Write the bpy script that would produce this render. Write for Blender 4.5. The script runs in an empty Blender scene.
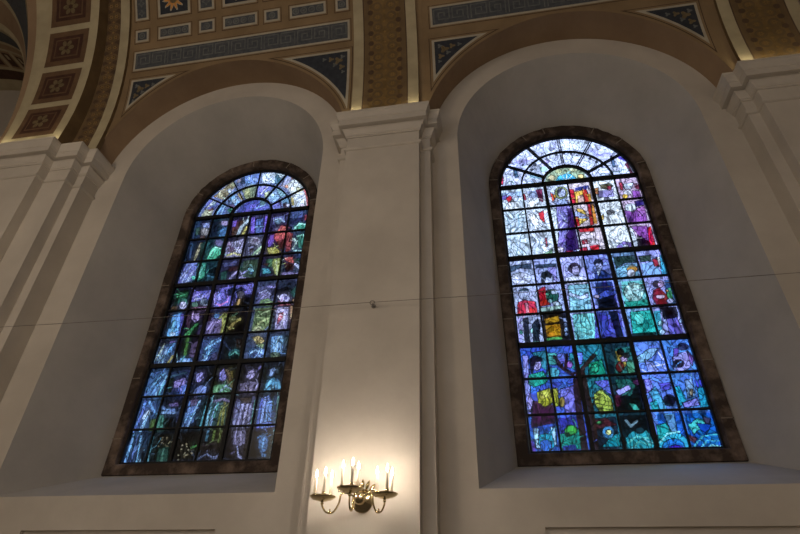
import bpy, bmesh, math, random
import numpy as np
from mathutils import Vector, Matrix
scene = bpy.context.scene
COL = scene.collection
PI = math.pi
EYE = 1.6                       # camera height; heights below are given from the floor
# ------------------------------------------------------------------ camera, world, lights, exposure
cam_d = bpy.data.cameras.new('camera')
cam_d.sensor_width = 36.0
cam_d.lens = 529.69 * 36.0 / 800.0
cam_d.clip_start = 0.05
cam_d.clip_end = 200
cam = bpy.data.objects.new('camera', cam_d)
COL.objects.link(cam)
PITCH, YAW, ROLL = math.radians(34.186), math.radians(-10.411), math.radians(1.265)
fwd = Vector((math.sin(YAW) * math.cos(PITCH), math.cos(YAW) * math.cos(PITCH), math.sin(PITCH)))
rt0 = Vector((math.cos(YAW), -math.sin(YAW), 0))
up0 = rt0.cross(fwd)
rt = rt0 * math.cos(ROLL) + up0 * math.sin(ROLL)
up = up0 * math.cos(ROLL) - rt0 * math.sin(ROLL)
m = Matrix((rt, up, -fwd)).transposed().to_4x4()
m.translation = Vector((0, 0, EYE))
cam.matrix_world = m
scene.camera = cam

world = bpy.data.worlds.new('overcast_sky')
scene.world = world
world.use_nodes = True
wn = world.node_tree
bg = wn.nodes['Background']
bg.inputs['Color'].default_value = (0.74, 0.86, 1.0, 1)
# overcast sky: several times brighter high overhead than at the horizon, dark ground below it
_tc = wn.nodes.new('ShaderNodeTexCoord')
_sx = wn.nodes.new('ShaderNodeSeparateXYZ')
_mr = wn.nodes.new('ShaderNodeMapRange')
for _i, _v in ((1, 0.0), (2, 1.0), (3, 1.15), (4, 2.7)): _mr.inputs[_i].default_value = _v
_gt = wn.nodes.new('ShaderNodeMath'); _gt.operation = 'GREATER_THAN'; _gt.inputs[1].default_value = -0.02
_ml = wn.nodes.new('ShaderNodeMath'); _ml.operation = 'MULTIPLY'
_ad = wn.nodes.new('ShaderNodeMath'); _ad.operation = 'MAXIMUM'; _ad.inputs[1].default_value = 0.3
wn.links.new(_tc.outputs['Generated'], _sx.inputs[0])
wn.links.new(_sx.outputs['Z'], _mr.inputs[0]); wn.links.new(_sx.outputs['Z'], _gt.inputs[0])
_pw = wn.nodes.new('ShaderNodeMath'); _pw.operation = 'POWER'; _pw.inputs[1].default_value = 12.0
_pm = wn.nodes.new('ShaderNodeMath'); _pm.operation = 'MULTIPLY_ADD'; _pm.inputs[1].default_value = 30.0
_cl = wn.nodes.new('ShaderNodeMath'); _cl.operation = 'MAXIMUM'; _cl.inputs[1].default_value = 0.0
wn.links.new(_sx.outputs['Z'], _cl.inputs[0]); wn.links.new(_cl.outputs[0], _pw.inputs[0])
wn.links.new(_pw.outputs[0], _pm.inputs[0]); wn.links.new(_mr.outputs[0], _pm.inputs[2])
wn.links.new(_pm.outputs[0], _ml.inputs[0]); wn.links.new(_gt.outputs[0], _ml.inputs[1])
wn.links.new(_ml.outputs[0], _ad.inputs[0]); wn.links.new(_ad.outputs[0], bg.inputs['Strength'])

vs = scene.view_settings
scene.display_settings.display_device = 'sRGB'
vs.view_transform = 'Standard'
vs.look = 'None'
vs.exposure = 0.13
vs.gamma = 1.0
vs.use_curve_mapping = False


def lamp(name, kind, loc, energy, color, size=0.1, target=None, size_y=None, spot=None):
    d = bpy.data.lights.new(name, kind)
    d.energy = energy
    d.color = color
    if kind == 'AREA':
        d.size = size
        if size_y:
            d.shape = 'RECTANGLE'
            d.size_y = size_y
    else:
        d.shadow_soft_size = size
    if kind == 'SPOT' and spot:
        d.spot_size, d.spot_blend = spot
    o = bpy.data.objects.new(name, d)
    COL.objects.link(o)
    o.location = loc
    if target is not None:
        o.rotation_euler = (Vector(target) - Vector(loc)).to_track_quat('-Z', 'Y').to_euler()
    return o


WARM = (1.0, 0.80, 0.58)
# unseen fill lamps added for soft warm ambient light, above and behind the camera
lamp('nave_fill_light', 'POINT', (-5.6, -0.6, 6.0), 185, WARM, 0.45)
lamp('nave_fill_light', 'POINT', (0.2, -2.2, 5.0), 85, WARM, 0.45)
# candle sconces on the opposite pillars
for x, e in ((-6.9, 85), (-1.28, 75), (4.4, 36)):
    lamp('opposite_sconce_light', 'POINT', (x, -4.3, 2.8), e, WARM, 0.3)
# daylight from the windows of the opposite wall
for x, e in ((-4.1, 50), (1.6, 25)):
    lamp('opposite_window_daylight', 'AREA', (x, -4.85, 6.0), e, (0.72, 0.85, 1.0), 2.2, (x, 5, 5.6), 5.0)
# sky portals just outside the two windows
for x in (-4.119, 1.568):
    p = lamp('sky_portal', 'AREA', (x, 7.25, EYE + 4.6), 1, (1, 1, 1), 2.4, (x, 0, EYE + 4.6), 5.8)
    p.data.cycles.is_portal = True
# strip lights lying on top of the capitals, behind the cornice edge
for x, y, e in ((-1.73, 5.19, 1.5), (-0.82, 5.19, 1.5), (3.98, 5.19, 1.6), (4.25, 5.19, .9), (4.6, 5.19, 1.1), (4.9, 5.19, 1.3), (-6.9, 4.95, 1.3), (-7.4, 4.94, .7), (-7.85, 4.95, 1.6)):
    lamp('cornice_strip_light', 'POINT', (x, y, EYE + 6.60), e, (1.0, 0.86, 0.55), 0.03)


# ------------------------------------------------------------------ helpers
def tag(o, label=None, cat=None, group=None, kind=None):
    if label: o['label'] = label
    if cat: o['category'] = cat
    if group: o['group'] = group
    if kind: o['kind'] = kind
    return o


def empty(name, loc=(0, 0, 0)):
    o = bpy.data.objects.new(name, None)
    o.empty_display_size = 0.1
    COL.objects.link(o)
    o.location = loc
    return o


def from_data(name, verts, faces, mats, parent=None, midx=None, smooth=False):
    me = bpy.data.meshes.new(name)
    me.from_pydata([tuple(v) for v in verts], [], faces)
    for mt in (mats if isinstance(mats, (list, tuple)) else [mats]):
        me.materials.append(mt)
    if midx is not None:
        me.polygons.foreach_set('material_index', midx)
    if smooth:
        me.polygons.foreach_set('use_smooth', [True] * len(me.polygons))
    me.update()
    o = bpy.data.objects.new(name, me)
    COL.objects.link(o)
    if parent: o.parent = parent
    return o


class MB:
    """collects verts and faces of one mesh"""
    def __init__(self):
        self.v, self.f, self.m = [], [], []

    def quad(self, a, b, c, d, mi=0):
        n = len(self.v)
        self.v += [a, b, c, d]
        self.f.append((n, n + 1, n + 2, n + 3)); self.m.append(mi)

    def poly(self, pts, mi=0):
        n = len(self.v)
        self.v += list(pts)
        self.f.append(tuple(range(n, n + len(pts)))); self.m.append(mi)

    def grid(self, rows, mi=0, closed=False):
        n = len(self.v); w = len(rows[0])
        for r in rows: self.v += list(r)
        for i in range(len(rows) - 1):
            for j in range(w if closed else w - 1):
                k = (j + 1) % w
                self.f.append((n + i * w + j, n + i * w + k, n + (i + 1) * w + k, n + (i + 1) * w + j)); self.m.append(mi)

    def box(self, x0, x1, y0, y1, z0, z1, mi=0):
        n = len(self.v)
        self.v += [(x0, y0, z0), (x1, y0, z0), (x1, y1, z0), (x0, y1, z0), (x0, y0, z1), (x1, y0, z1), (x1, y1, z1), (x0, y1, z1)]
        for q in ((0, 3, 2, 1), (4, 5, 6, 7), (0, 1, 5, 4), (1, 2, 6, 5), (2, 3, 7, 6), (3, 0, 4, 7)):
            self.f.append(tuple(n + i for i in q)); self.m.append(mi)

    def tube(self, path, rad, seg=10, caps=True, mi=0):
        path = [Vector(p) for p in path]
        rads = rad if isinstance(rad, (list, tuple)) else [rad] * len(path)
        rows = []
        prev = None
        for i, p in enumerate(path):
            t = (path[min(i + 1, len(path) - 1)] - path[max(i - 1, 0)]).normalized()
            if prev is None:
                a = Vector((0, 0, 1)) if abs(t.z) < 0.9 else Vector((1, 0, 0))
                u = t.cross(a).normalized()
            else:
                u = (prev - t * prev.dot(t)).normalized()
            prev = u
            w = t.cross(u)
            rows.append([tuple(p + (u * math.cos(2 * PI * k / seg) + w * math.sin(2 * PI * k / seg)) * rads[i]) for k in range(seg)])
        n = len(self.v)
        self.grid(rows, mi, True)
        if caps:
            self.f.append(tuple(n + k for k in range(seg))[::-1]); self.m.append(mi)
            b = n + (len(path) - 1) * seg
            self.f.append(tuple(b + k for k in range(seg))); self.m.append(mi)

    def lathe(self, prof, c=(0, 0, 0), seg=24, axis='z', mi=0):
        rows = []
        for r, h in prof:
            row = []
            for k in range(seg):
                a = 2 * PI * k / seg
                if axis == 'z': row.append((c[0] + r * math.cos(a), c[1] + r * math.sin(a), c[2] + h))
                else: row.append((c[0] + r * math.cos(a), c[1] - h, c[2] + r * math.sin(a)))
            rows.append(row)
        self.grid(rows, mi, True)

    def build(self, name, mats, parent=None, smooth=False, weld=False):
        o = from_data(name, self.v, self.f, mats, parent, self.m, smooth)
        bm = bmesh.new(); bm.from_mesh(o.data)
        if weld: bmesh.ops.remove_doubles(bm, verts=bm.verts, dist=1e-5)
        bmesh.ops.recalc_face_normals(bm, faces=bm.faces)
        bm.to_mesh(o.data); bm.free()
        return o


def lin(h):
    c = [int(h[i:i + 2], 16) / 255 for i in (0, 2, 4)]
    return tuple(x / 12.92 if x <= 0.04045 else ((x + 0.055) / 1.055) ** 2.4 for x in c)


# ------------------------------------------------------------------ materials
def mat(name, c1, c2=None, scale=3.0, rough=0.8, metal=0.0, detail=6.0, bump=0.0, bump_scale=40.0, spec=0.3, stretch=(1, 1, 1), lo=0.35, hi=0.7):
    mt = bpy.data.materials.new(name)
    mt.use_nodes = True
    nt = mt.node_tree; N = nt.nodes; K = nt.links
    b = N['Principled BSDF']
    b.inputs['Roughness'].default_value = rough
    b.inputs['Metallic'].default_value = metal
    b.inputs['Specular IOR Level'].default_value = spec
    tc = N.new('ShaderNodeTexCoord')
    mp = N.new('ShaderNodeMapping'); mp.inputs['Scale'].default_value = stretch
    K.new(tc.outputs['Object'], mp.inputs['Vector'])
    nz = N.new('ShaderNodeTexNoise')
    nz.inputs['Scale'].default_value = scale; nz.inputs['Detail'].default_value = detail; nz.inputs['Roughness'].default_value = 0.6
    K.new(mp.outputs[0], nz.inputs['Vector'])
    rp = N.new('ShaderNodeValToRGB')
    rp.color_ramp.elements[0].position = lo; rp.color_ramp.elements[1].position = hi
    rp.color_ramp.elements[0].color = (*c1, 1); rp.color_ramp.elements[1].color = (*(c2 or c1), 1)
    K.new(nz.outputs['Fac'], rp.inputs['Fac'])
    K.new(rp.outputs['Color'], b.inputs['Base Color'])
    if bump:
        n2 = N.new('ShaderNodeTexNoise'); n2.inputs['Scale'].default_value = bump_scale; n2.inputs['Detail'].default_value = 4
        K.new(mp.outputs[0], n2.inputs['Vector'])
        bp = N.new('ShaderNodeBump'); bp.inputs['Strength'].default_value = bump; bp.inputs['Distance'].default_value = 0.02
        K.new(n2.outputs['Fac'], bp.inputs['Height']); K.new(bp.outputs[0], b.inputs['Normal'])
    return mt


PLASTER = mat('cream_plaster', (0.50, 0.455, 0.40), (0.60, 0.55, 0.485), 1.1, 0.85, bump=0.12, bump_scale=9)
PLASTER_IN = mat('shade_toned_niche_plaster', (0.40, 0.38, 0.355), (0.51, 0.485, 0.45), 0.8, 0.85, bump=0.15, bump_scale=7)  # wall plaster with the niches' shade and cool daylight mixed into its colour
STONE = mat('brown_sandstone', (0.05, 0.035, 0.028), (0.27, 0.20, 0.16), 4.0, 0.9, bump=0.6, bump_scale=14, detail=9, lo=.46, hi=.8)
MORTAR = mat('lime_mortar', (0.20, 0.165, 0.13), (0.27, 0.23, 0.18), 20)
TAN = mat('tan_vault_paint', (0.215, 0.147, 0.08), (0.285, 0.198, 0.11), 1.6, 0.85)
BROWN = mat('brown_vault_paint', (0.25, 0.168, 0.105), (0.32, 0.222, 0.14), 1.3, 0.85)
DKLINE = mat('dark_brown_line_paint', (0.075, 0.045, 0.028), (0.10, 0.06, 0.035), 4)
CREAM = mat('cream_line_paint', (0.38, 0.345, 0.275), (0.48, 0.435, 0.345), 5, 0.8)
RIBCREAM = mat('rib_cream_paint', (0.38, 0.325, 0.215), (0.48, 0.415, 0.275), 3, 0.8)
BLUE = mat('blue_grey_panel_paint', (0.06, 0.066, 0.078), (0.10, 0.108, 0.12), 14, 0.8)
BLUEDK = mat('dark_blue_panel_paint', (0.025, 0.03, 0.042), (0.045, 0.05, 0.062), 10, 0.8)
PALEB = mat('pale_blue_ornament_paint', (0.10, 0.108, 0.11), (0.17, 0.175, 0.17), 8, 0.8)
MAROON = mat('maroon_coffer_paint', (0.05, 0.022, 0.015), (0.085, 0.038, 0.024), 8, 0.7)
COFBR = mat('coffer_brown_paint', (0.11, 0.064, 0.036), (0.16, 0.095, 0.052), 6, 0.7)
GOLDP = mat('ochre_flower_paint', (0.12, 0.09, 0.045), (0.20, 0.15, 0.085), 20, 0.6)
ORANGE = mat('orange_flower_paint', (0.55, 0.22, 0.05), (0.62, 0.36, 0.12), 25, 0.7)
RIBGOLD = mat('gilded_rib_ground', (0.17, 0.11, 0.045), (0.32, 0.21, 0.085), 9, 0.45, metal=0.35, bump=0.35, bump_scale=30)
RIBDARK = mat('rib_dark_border', (0.13, 0.085, 0.042), (0.19, 0.125, 0.06), 4, 0.7)
GILT = mat('gilded_rosette', (0.34, 0.22, 0.085), (0.44, 0.30, 0.12), 20, 0.4, metal=0.5)
FLOOR = mat('stone_floor_flags', (0.16, 0.15, 0.14), (0.22, 0.21, 0.19), 2, 0.6)
IRON = mat('black_iron_bar', (0.006, 0.007, 0.009), (0.014, 0.015, 0.017), 20, 0.6)
BRASS = mat('polished_brass', (0.52, 0.42, 0.24), (0.64, 0.53, 0.31), 12, 0.24, metal=1.0, spec=0.5)
WAX = mat('ivory_candle_wax', (0.72, 0.66, 0.54), (0.80, 0.74, 0.62), 10, 0.5)
CABLE = mat('steel_cable', (0.20, 0.18, 0.16), (0.30, 0.27, 0.24), 30, 0.4, metal=0.6)
BULB = bpy.data.materials.new('glowing_candle_bulb')
BULB.use_nodes = True
_n = BULB.node_tree.nodes
_b = _n['Principled BSDF']
_b.inputs['Base Color'].default_value = (1, 0.9, 0.7, 1)
_b.inputs['Emission Color'].default_value = (1.0, 0.80, 0.52, 1)
_b.inputs['Emission Strength'].default_value = 14.0


def glass_material(name, stretch, waves, lo, sat):
    mt = bpy.data.materials.new(name)
    mt.use_nodes = True
    nt = mt.node_tree; N = nt.nodes; K = nt.links
    N.remove(N['Principled BSDF'])
    out = N['Material Output']
    at = N.new('ShaderNodeAttribute'); at.attribute_name = 'glass_paint'
    tc = N.new('ShaderNodeTexCoord')
    wz = N.new('ShaderNodeTexNoise'); wz.inputs['Scale'].default_value = 5.0; wz.inputs['Detail'].default_value = 2
    K.new(tc.outputs['Object'], wz.inputs['Vector'])
    mx = N.new('ShaderNodeMix'); mx.data_type = 'VECTOR'; mx.inputs[0].default_value = 0.12
    K.new(tc.outputs['Object'], mx.inputs[4]); K.new(wz.outputs['Color'], mx.inputs[5])
    # small leaded pieces: dark cames on the cell borders, a hue and shade of its own for each piece
    v1 = N.new('ShaderNodeTexVoronoi'); v1.feature = 'DISTANCE_TO_EDGE'; v1.inputs['Scale'].default_value = 10.5
    v2 = N.new('ShaderNodeTexVoronoi'); v2.feature = 'F1'; v2.inputs['Scale'].default_value = 10.5
    for v in (v1, v2): K.new(mx.outputs[1], v.inputs['Vector'])
    r1 = N.new('ShaderNodeMapRange'); r1.inputs[1].default_value = 0.015; r1.inputs[2].default_value = 0.06; r1.inputs[3].default_value = 0.42; r1.inputs[4].default_value = 1.0
    K.new(v1.outputs['Distance'], r1.inputs[0])
    sp = N.new('ShaderNodeSeparateColor'); K.new(v2.outputs['Color'], sp.inputs[0])
    r2 = N.new('ShaderNodeMapRange'); r2.inputs[3].default_value = 0.68; r2.inputs[4].default_value = 1.32
    K.new(sp.outputs[0], r2.inputs[0])
    hs = N.new('ShaderNodeHueSaturation')
    rh = N.new('ShaderNodeMapRange'); rh.inputs[3].default_value = 0.488; rh.inputs[4].default_value = 0.512
    K.new(sp.outputs[1], rh.inputs[0]); K.new(rh.outputs[0], hs.inputs['Hue'])
    hs.inputs['Saturation'].default_value = sat
    K.new(at.outputs['Color'], hs.inputs['Color'])
    # brushed streaks in the glass
    mp = N.new('ShaderNodeMapping'); mp.inputs['Scale'].default_value = (30, 30, 8)
    K.new(mx.outputs[1], mp.inputs['Vector'])
    st = N.new('ShaderNodeTexNoise'); st.inputs['Scale'].default_value = 1.0; st.inputs['Detail'].default_value = 3
    K.new(mp.outputs[0], st.inputs['Vector'])
    r3 = N.new('ShaderNodeMapRange'); r3.inputs[1].default_value = 0.3; r3.inputs[2].default_value = 0.7; r3.inputs[3].default_value = 0.58; r3.inputs[4].default_value = 1.35
    K.new(st.outputs['Fac'], r3.inputs[0])
    # swirling painted lines: contours of a soft noise
    cn = N.new('ShaderNodeTexNoise'); cn.inputs['Scale'].default_value = 3.4; cn.inputs['Detail'].default_value = 1.5; cn.inputs['Distortion'].default_value = 0.8
    mp2 = N.new('ShaderNodeMapping'); mp2.inputs['Scale'].default_value = stretch
    K.new(tc.outputs['Object'], mp2.inputs['Vector']); K.new(mp2.outputs[0], cn.inputs['Vector'])
    ck = N.new('ShaderNodeMath'); ck.operation = 'MULTIPLY'; ck.inputs[1].default_value = waves; K.new(cn.outputs['Fac'], ck.inputs[0])
    cf = N.new('ShaderNodeMath'); cf.operation = 'PINGPONG'; cf.inputs[1].default_value = 0.5; K.new(ck.outputs[0], cf.inputs[0])
    r4 = N.new('ShaderNodeMapRange'); r4.inputs[1].default_value = 0.06; r4.inputs[2].default_value = 0.2; r4.inputs[3].default_value = lo; r4.inputs[4].default_value = 1.0
    K.new(cf.outputs[0], r4.inputs[0])
    m0 = N.new('ShaderNodeMath'); m0.operation = 'MULTIPLY'; K.new(r1.outputs[0], m0.inputs[0]); K.new(r4.outputs[0], m0.inputs[1])
    m1 = N.new('ShaderNodeMath'); m1.operation = 'MULTIPLY'; K.new(m0.outputs[0], m1.inputs[0]); K.new(r2.outputs[0], m1.inputs[1])
    m2 = N.new('ShaderNodeMath'); m2.operation = 'MULTIPLY'; K.new(m1.outputs[0], m2.inputs[0]); K.new(r3.outputs[0], m2.inputs[1])
    vm = N.new('ShaderNodeVectorMath'); vm.operation = 'SCALE'
    K.new(hs.outputs['Color'], vm.inputs[0]); K.new(m2.outputs[0], vm.inputs['Scale'])
    tr = N.new('ShaderNodeBsdfTransparent'); K.new(vm.outputs[0], tr.inputs['Color'])
    tl = N.new('ShaderNodeBsdfTranslucent'); K.new(vm.outputs[0], tl.inputs['Color'])
    ms = N.new('ShaderNodeMixShader'); ms.inputs[0].default_value = 0.12
    K.new(tr.outputs[0], ms.inputs[1]); K.new(tl.outputs[0], ms.inputs[2])
    gl = N.new('ShaderNodeBsdfGlossy'); gl.inputs['Roughness'].default_value = 0.25
    m3 = N.new('ShaderNodeMixShader'); m3.inputs[0].default_value = 0.03
    K.new(ms.outputs[0], m3.inputs[1]); K.new(gl.outputs[0], m3.inputs[2])
    K.new(m3.outputs[0], out.inputs['Surface'])
    return mt


GLASSES = {'R': glass_material('bright_painted_glass', (1.3, 1, 0.8), 8.0, 0.3, 1.0),
           'L': glass_material('dark_painted_glass', (1.9, 1, 0.75), 11.0, 0.22, 0.82)}
PAINT = {
 'R': [
  ('P','-856,5085 -553,5151 -645,4860 -842,4834','b9bfee',0),
  ('P','-812,5135 -460,5109 -625,5036 -744,5026','a9a4dc',0),
  ('P','-465,5395 -58,5474 -56,5286 -370,5208','c9cef6',0),
  ('P','27,5460 488,5413 372,5189 4,5305','dfe6fc',0),
  ('P','470,5201 874,5039 763,4946 536,5037','b4b6f0',0),
  ('P','-1101,4777 -1039,4768 -1061,4570 -1118,4578','c01c3c',1),
  ('P','-862,4933 -802,4943 -781,4712 -847,4694','44688c',1),
  ('P','-912,5122 -851,5141 -869,5059 -909,5051','801838',0),
  ('P','795,4941 855,4946 835,4707 784,4701','38587c',1),
  ('P','1045,4795 1083,4552 1050,4479 984,4764','6a1238',0),
  ('P','899,4980 1014,4907 1045,4795 919,4895','4a3cc0',0),
  ('P','-587,4865 -525,4896 -503,4839 -564,4807','141824',0),
  ('P','-504,4990 -453,5010 -444,4925 -488,4913','141824',0),
  ('P','-100,5179 -51,5185 -60,5125 -108,5124','141824',0),
  ('P','-703,5006 -657,5013 -657,4966 -703,4956','141824',0),
  ('P','26,5187 69,5189 64,5133 21,5129','141824',0),
  ('P','148,5168 190,5153 178,5099 138,5113','141824',0),
  ('P','246,5116 281,5099 266,5052 234,5068','141824',0),
  ('P','435,4997 483,5004 492,4947 446,4935','141824',0),
  ('P','521,4902 578,4907 577,4853 533,4832','141824',0),
  ('P','595,4796 649,4788 648,4735 601,4733','141824',0),
  ('P','788,4984 836,4990 826,4909 782,4903','141824',0),
  ('P','-379,4985 -269,5079 -201,5013 -313,4892','b8b0e8',0),
  ('P','-411,4879 -313,4892 -268,4804 -387,4767','a8d0c4',0),
  ('P','-594,4798 -394,4715 -398,4609 -591,4663','9cc4dc',0),
  ('P','-70,4856 280,4803 349,4450 -384,4502 -275,4751','9fb096',0),
  ('P','-182,4604 -194,4572 -218,4550 -247,4545 -273,4558 -290,4585 -293,4620 -281,4653 -257,4675 -228,4680 -201,4667 -185,4639','e4d9b0',1),
  ('P','-49,4744 -60,4717 -84,4699 -112,4695 -139,4707 -156,4731 -160,4761 -148,4789 -125,4807 -96,4811 -69,4799 -52,4774','c8cfa4',1),
  ('P','215,4746 200,4718 170,4701 132,4699 97,4712 73,4737 68,4767 82,4795 113,4812 151,4814 186,4801 209,4776','dce0b8',1),
  ('P','291,4563 279,4533 256,4513 230,4509 206,4520 191,4545 190,4577 201,4607 224,4627 250,4631 274,4619 289,4594','e0c890',1),
  ('P','-184,4526 -121,4635 -22,4674 88,4658 149,4570 161,4477','4cb4dc',1),
  ('L','-11,4501 -64,4640',10,'e8f4ff'),
  ('L','-11,4501 22,4654',10,'e8f4ff'),
  ('L','-11,4501 100,4616',10,'e8f4ff'),
  ('L','705,4555 790,4621 856,4585 939,4638 1047,4635',14,'4a7a6c'),
  ('L','536,4527 583,4586 636,4578 660,4509',12,'4a7a8c'),
  ('L','-1003,4575 -959,4635 -902,4627 -880,4558',12,'4a7a6c'),
  ('L','-682,4530 -638,4590 -581,4582 -552,4512',12,'4a7a8c'),
  ('P','-1116,4376 -776,4385 -786,4240 -1116,4229','aac0e4',0),
  ('P','-1114,4313 -1025,4327 -1030,4218 -1111,4218','6a62b0',1),
  ('P','-841,4229 -852,4195 -874,4171 -901,4165 -927,4178 -943,4207 -947,4243 -936,4278 -914,4302 -886,4308 -861,4295 -844,4266','c4cbe2',1),
  ('P','-1044,4130 -959,4173 -829,4138 -809,3958 -1090,3976','eef3fb',1),
  ('P','-1047,4238 -986,4311 -944,4269 -958,4190 -1015,4155','c01838',1),
  ('P','-768,4329 -717,4304 -710,4176 -768,4166','b01a35',1),
  ('P','-672,4353 -509,4367 -516,4205 -662,4206','a4b4dc',0),
  ('P','-539,4251 -551,4220 -575,4200 -605,4195 -632,4207 -651,4233 -655,4266 -643,4298 -619,4319 -589,4323 -561,4311 -543,4284','aab4d8',1),
  ('P','-534,4382 -427,4382 -445,4081 -507,4132','84235a',1),
  ('P','-536,4043 -553,4000 -588,3971 -632,3964 -673,3981 -701,4018 -707,4065 -690,4109 -655,4139 -611,4145 -569,4127 -542,4090','f6f8fc',1),
  ('P','-550,3874 -461,3915 -477,3637 -541,3736','c81a38',1),
  ('P','-730,3844 -634,3884 -555,3687 -518,3582 -639,3529','f0f2fa',1),
  ('L','-1081,3870 -1025,3641 -1050,3510',10,'7aa4c0'),
  ('L','-972,3909 -950,3734 -818,3752',10,'7a94c0'),
  ('L','-883,3880 -880,3658 -971,3534',10,'6f9fb8'),
  ('L','-783,3833 -869,3523',9,'7aa4c0'),
  ('L','-1083,3715 -986,3636 -862,3588',9,'8aa8c8'),
  ('L','-729,3741 -656,3598 -501,3613',10,'7a94b8'),
  ('L','-1061,3396 -1050,3250 -1085,3017',10,'8aa4c0'),
  ('L','-984,3404 -953,3208 -998,3024',10,'7a9cb8'),
  ('L','-881,3409 -925,3236 -884,3043',10,'8aa4c0'),
  ('P','-668,2990 -430,3121 -451,2968','9cc6a4',1),
  ('P','-515,3352 -490,3349 -501,3160 -525,3162','b03048',1),
  ('L','-708,3374 -682,3179 -725,3027',10,'8aa4c0'),
  ('L','-584,3360 -629,3205 -547,3071',10,'7a9cb0'),
  ('P','-311,4293 -218,4172 -298,4062','d8502c',1),
  ('P','-272,4252 -202,4192 -253,4141','e8b040',1),
  ('P','-24,4240 -50,4172 -97,4126 -153,4114 -204,4140 -236,4196 -241,4269 -216,4339 -168,4386 -111,4397 -60,4371 -28,4313','8a9460',1),
  ('P','-58,4244 -74,4196 -103,4163 -137,4155 -167,4172 -185,4211 -186,4262 -170,4310 -141,4344 -107,4353 -77,4335 -59,4295','c8cdf2',1),
  ('P','-189,4335 -109,4375 -75,4341 -165,4266 -188,4197','4a4a60',0),
  ('P','-355,3936 -253,3923 -347,3019 -397,3009','e0e9f2',1),
  ('P','-246,4062 -49,4079 -37,3862 -136,3439 -66,2990 -385,3008 -283,3456 -268,3788','8f86cc',1),
  ('P','-285,4067 -93,4131 -51,3985 -219,3982','b4c4f0',1),
  ('L','-225,3851 -143,3638 -249,3518',12,'d8dcf8'),
  ('L','-153,3409 -288,3168 -354,3051',14,'5a3c98'),
  ('L','-204,3398 -206,3223',12,'c4bcf0'),
  ('P','-77,3901 1,3909 -22,3426 -35,3079 -235,3038 -218,3224 -133,3537','341c5c',1),
  ('P','-244,3055 -134,3065 -132,2997 -237,2992','a01840',1),
  ('P','-259,3087 -270,3057 -293,3037 -320,3032 -346,3043 -362,3067 -364,3098 -353,3128 -330,3149 -302,3154 -277,3143 -261,3119','d8cce8',1),
  ('P','0,4316 85,4305 62,3970 -21,3963','c81c30',1),
  ('P','82,4251 240,4266 212,3986 74,3969','e8c05c',1),
  ('P','117,4149 211,4173 205,3987 102,3982','e4bcb4',1),
  ('P','107,4337 320,4362 344,4275 95,4266','2a3c8c',0),
  ('P','213,4268 284,4276 293,3964 204,3961','c81c30',1),
  ('P','273,4170 327,4181 318,3988 278,3976','d8a040',0),
  ('P','57,3900 177,3834 200,3646 39,3532','e8c35c',1),
  ('P','27,3846 185,3731 226,3652 99,3668 9,3729','b5c2ec',1),
  ('P','235,3947 286,3951 267,3522 209,3513','b81c30',1),
  ('P','297,3939 344,3950 326,3548 270,3538','d09038',1),
  ('P','7,3719 56,3713 49,3521 -25,3523','c01c34',1),
  ('P','37,3370 222,3381 212,3255 1,3262','e4d8e4',1),
  ('P','26,3234 113,3244 111,3162 25,3159','b81c38',1),
  ('P','133,3223 279,3225 271,3145 132,3147','e8e0ee',1),
  ('P','123,3123 273,3129 264,3016 143,3007','c81838',1),
  ('P','-22,3092 88,3102 85,3013 -47,3012','b81c38',1),
  ('P','16,3470 263,3474 254,3394 28,3394','c81c34',1),
  ('P','449,4218 698,4213 679,4063 442,4070','b2a8e4',1),
  ('P','500,4355 658,4370 724,4288 618,4231 509,4264','5c5840',1),
  ('P','408,4277 474,4286 454,4146 398,4146','d08a50',1),
  ('P','619,4303 684,4308 662,4207 620,4202','a02a40',1),
  ('P','622,4008 610,3987 586,3974 555,3971 527,3981 508,4000 504,4023 517,4044 541,4058 572,4060 600,4050 619,4031','50505a',1),
  ('P','628,3737 614,3714 586,3699 551,3696 519,3707 497,3728 493,3754 507,3777 535,3792 571,3795 603,3784 624,3763','606068',1),
  ('P','401,3688 451,3715 442,3616 404,3598','d8b050',1),
  ('P','511,3067 635,3155 745,3119 724,2998 532,2997','8268b0',1),
  ('P','690,3057 681,3043 665,3033 644,3031 626,3037 614,3050 612,3065 620,3080 637,3089 657,3091 676,3085 688,3072','dcdcf0',1),
  ('L','469,3337 503,3207',9,'a0a8c8'),
  ('L','605,3354 520,3174',9,'a0a8c8'),
  ('P','812,4348 860,4356 851,4192 812,4183','b02a40',1),
  ('P','878,4321 1036,4324 982,4188 879,4202','ced8ec',1),
  ('P','963,4113 948,4083 920,4064 886,4060 856,4073 838,4098 836,4130 851,4160 879,4179 913,4183 943,4171 961,4145','e4e2f2',1),
  ('P','984,4163 1089,4131 1082,3965 961,4002','8a4fa4',1),
  ('P','892,4042 882,4019 863,4004 841,4000 822,4009 810,4028 810,4053 820,4076 839,4091 861,4095 881,4086 892,4066','e8c040',1),
  ('P','1038,4298 1114,4299 1100,4158 1040,4191','741c40',1),
  ('P','968,3796 947,3754 909,3727 863,3721 823,3738 798,3773 795,3817 816,3859 854,3886 900,3892 941,3875 966,3840','dfe6f2',1),
  ('P','968,3921 1103,3948 1101,3836 967,3802','24186a',1),
  ('P','768,3767 896,3704 1094,3827 1071,3492 789,3487','9656ac',1),
  ('P','959,3770 1091,3814 1090,3680 969,3596','b478c4',1),
  ('P','802,3722 870,3581 817,3506 787,3591','6a3c8c',0),
  ('P','773,3414 812,3426 850,3040 747,3020','dde4f2',1),
  ('P','800,3427 1041,3415 997,3076 887,3227','9c5cb4',1),
  ('P','859,3262 1019,3089 993,3006 818,3025','1c0c20',1),
  ('P','1031,3362 1090,3394 1077,3022 992,3022','d41838',1),
  ('P','-1121,2864 -790,2878 -796,2763 -954,2813 -1118,2741','3c506a',1),
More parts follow.
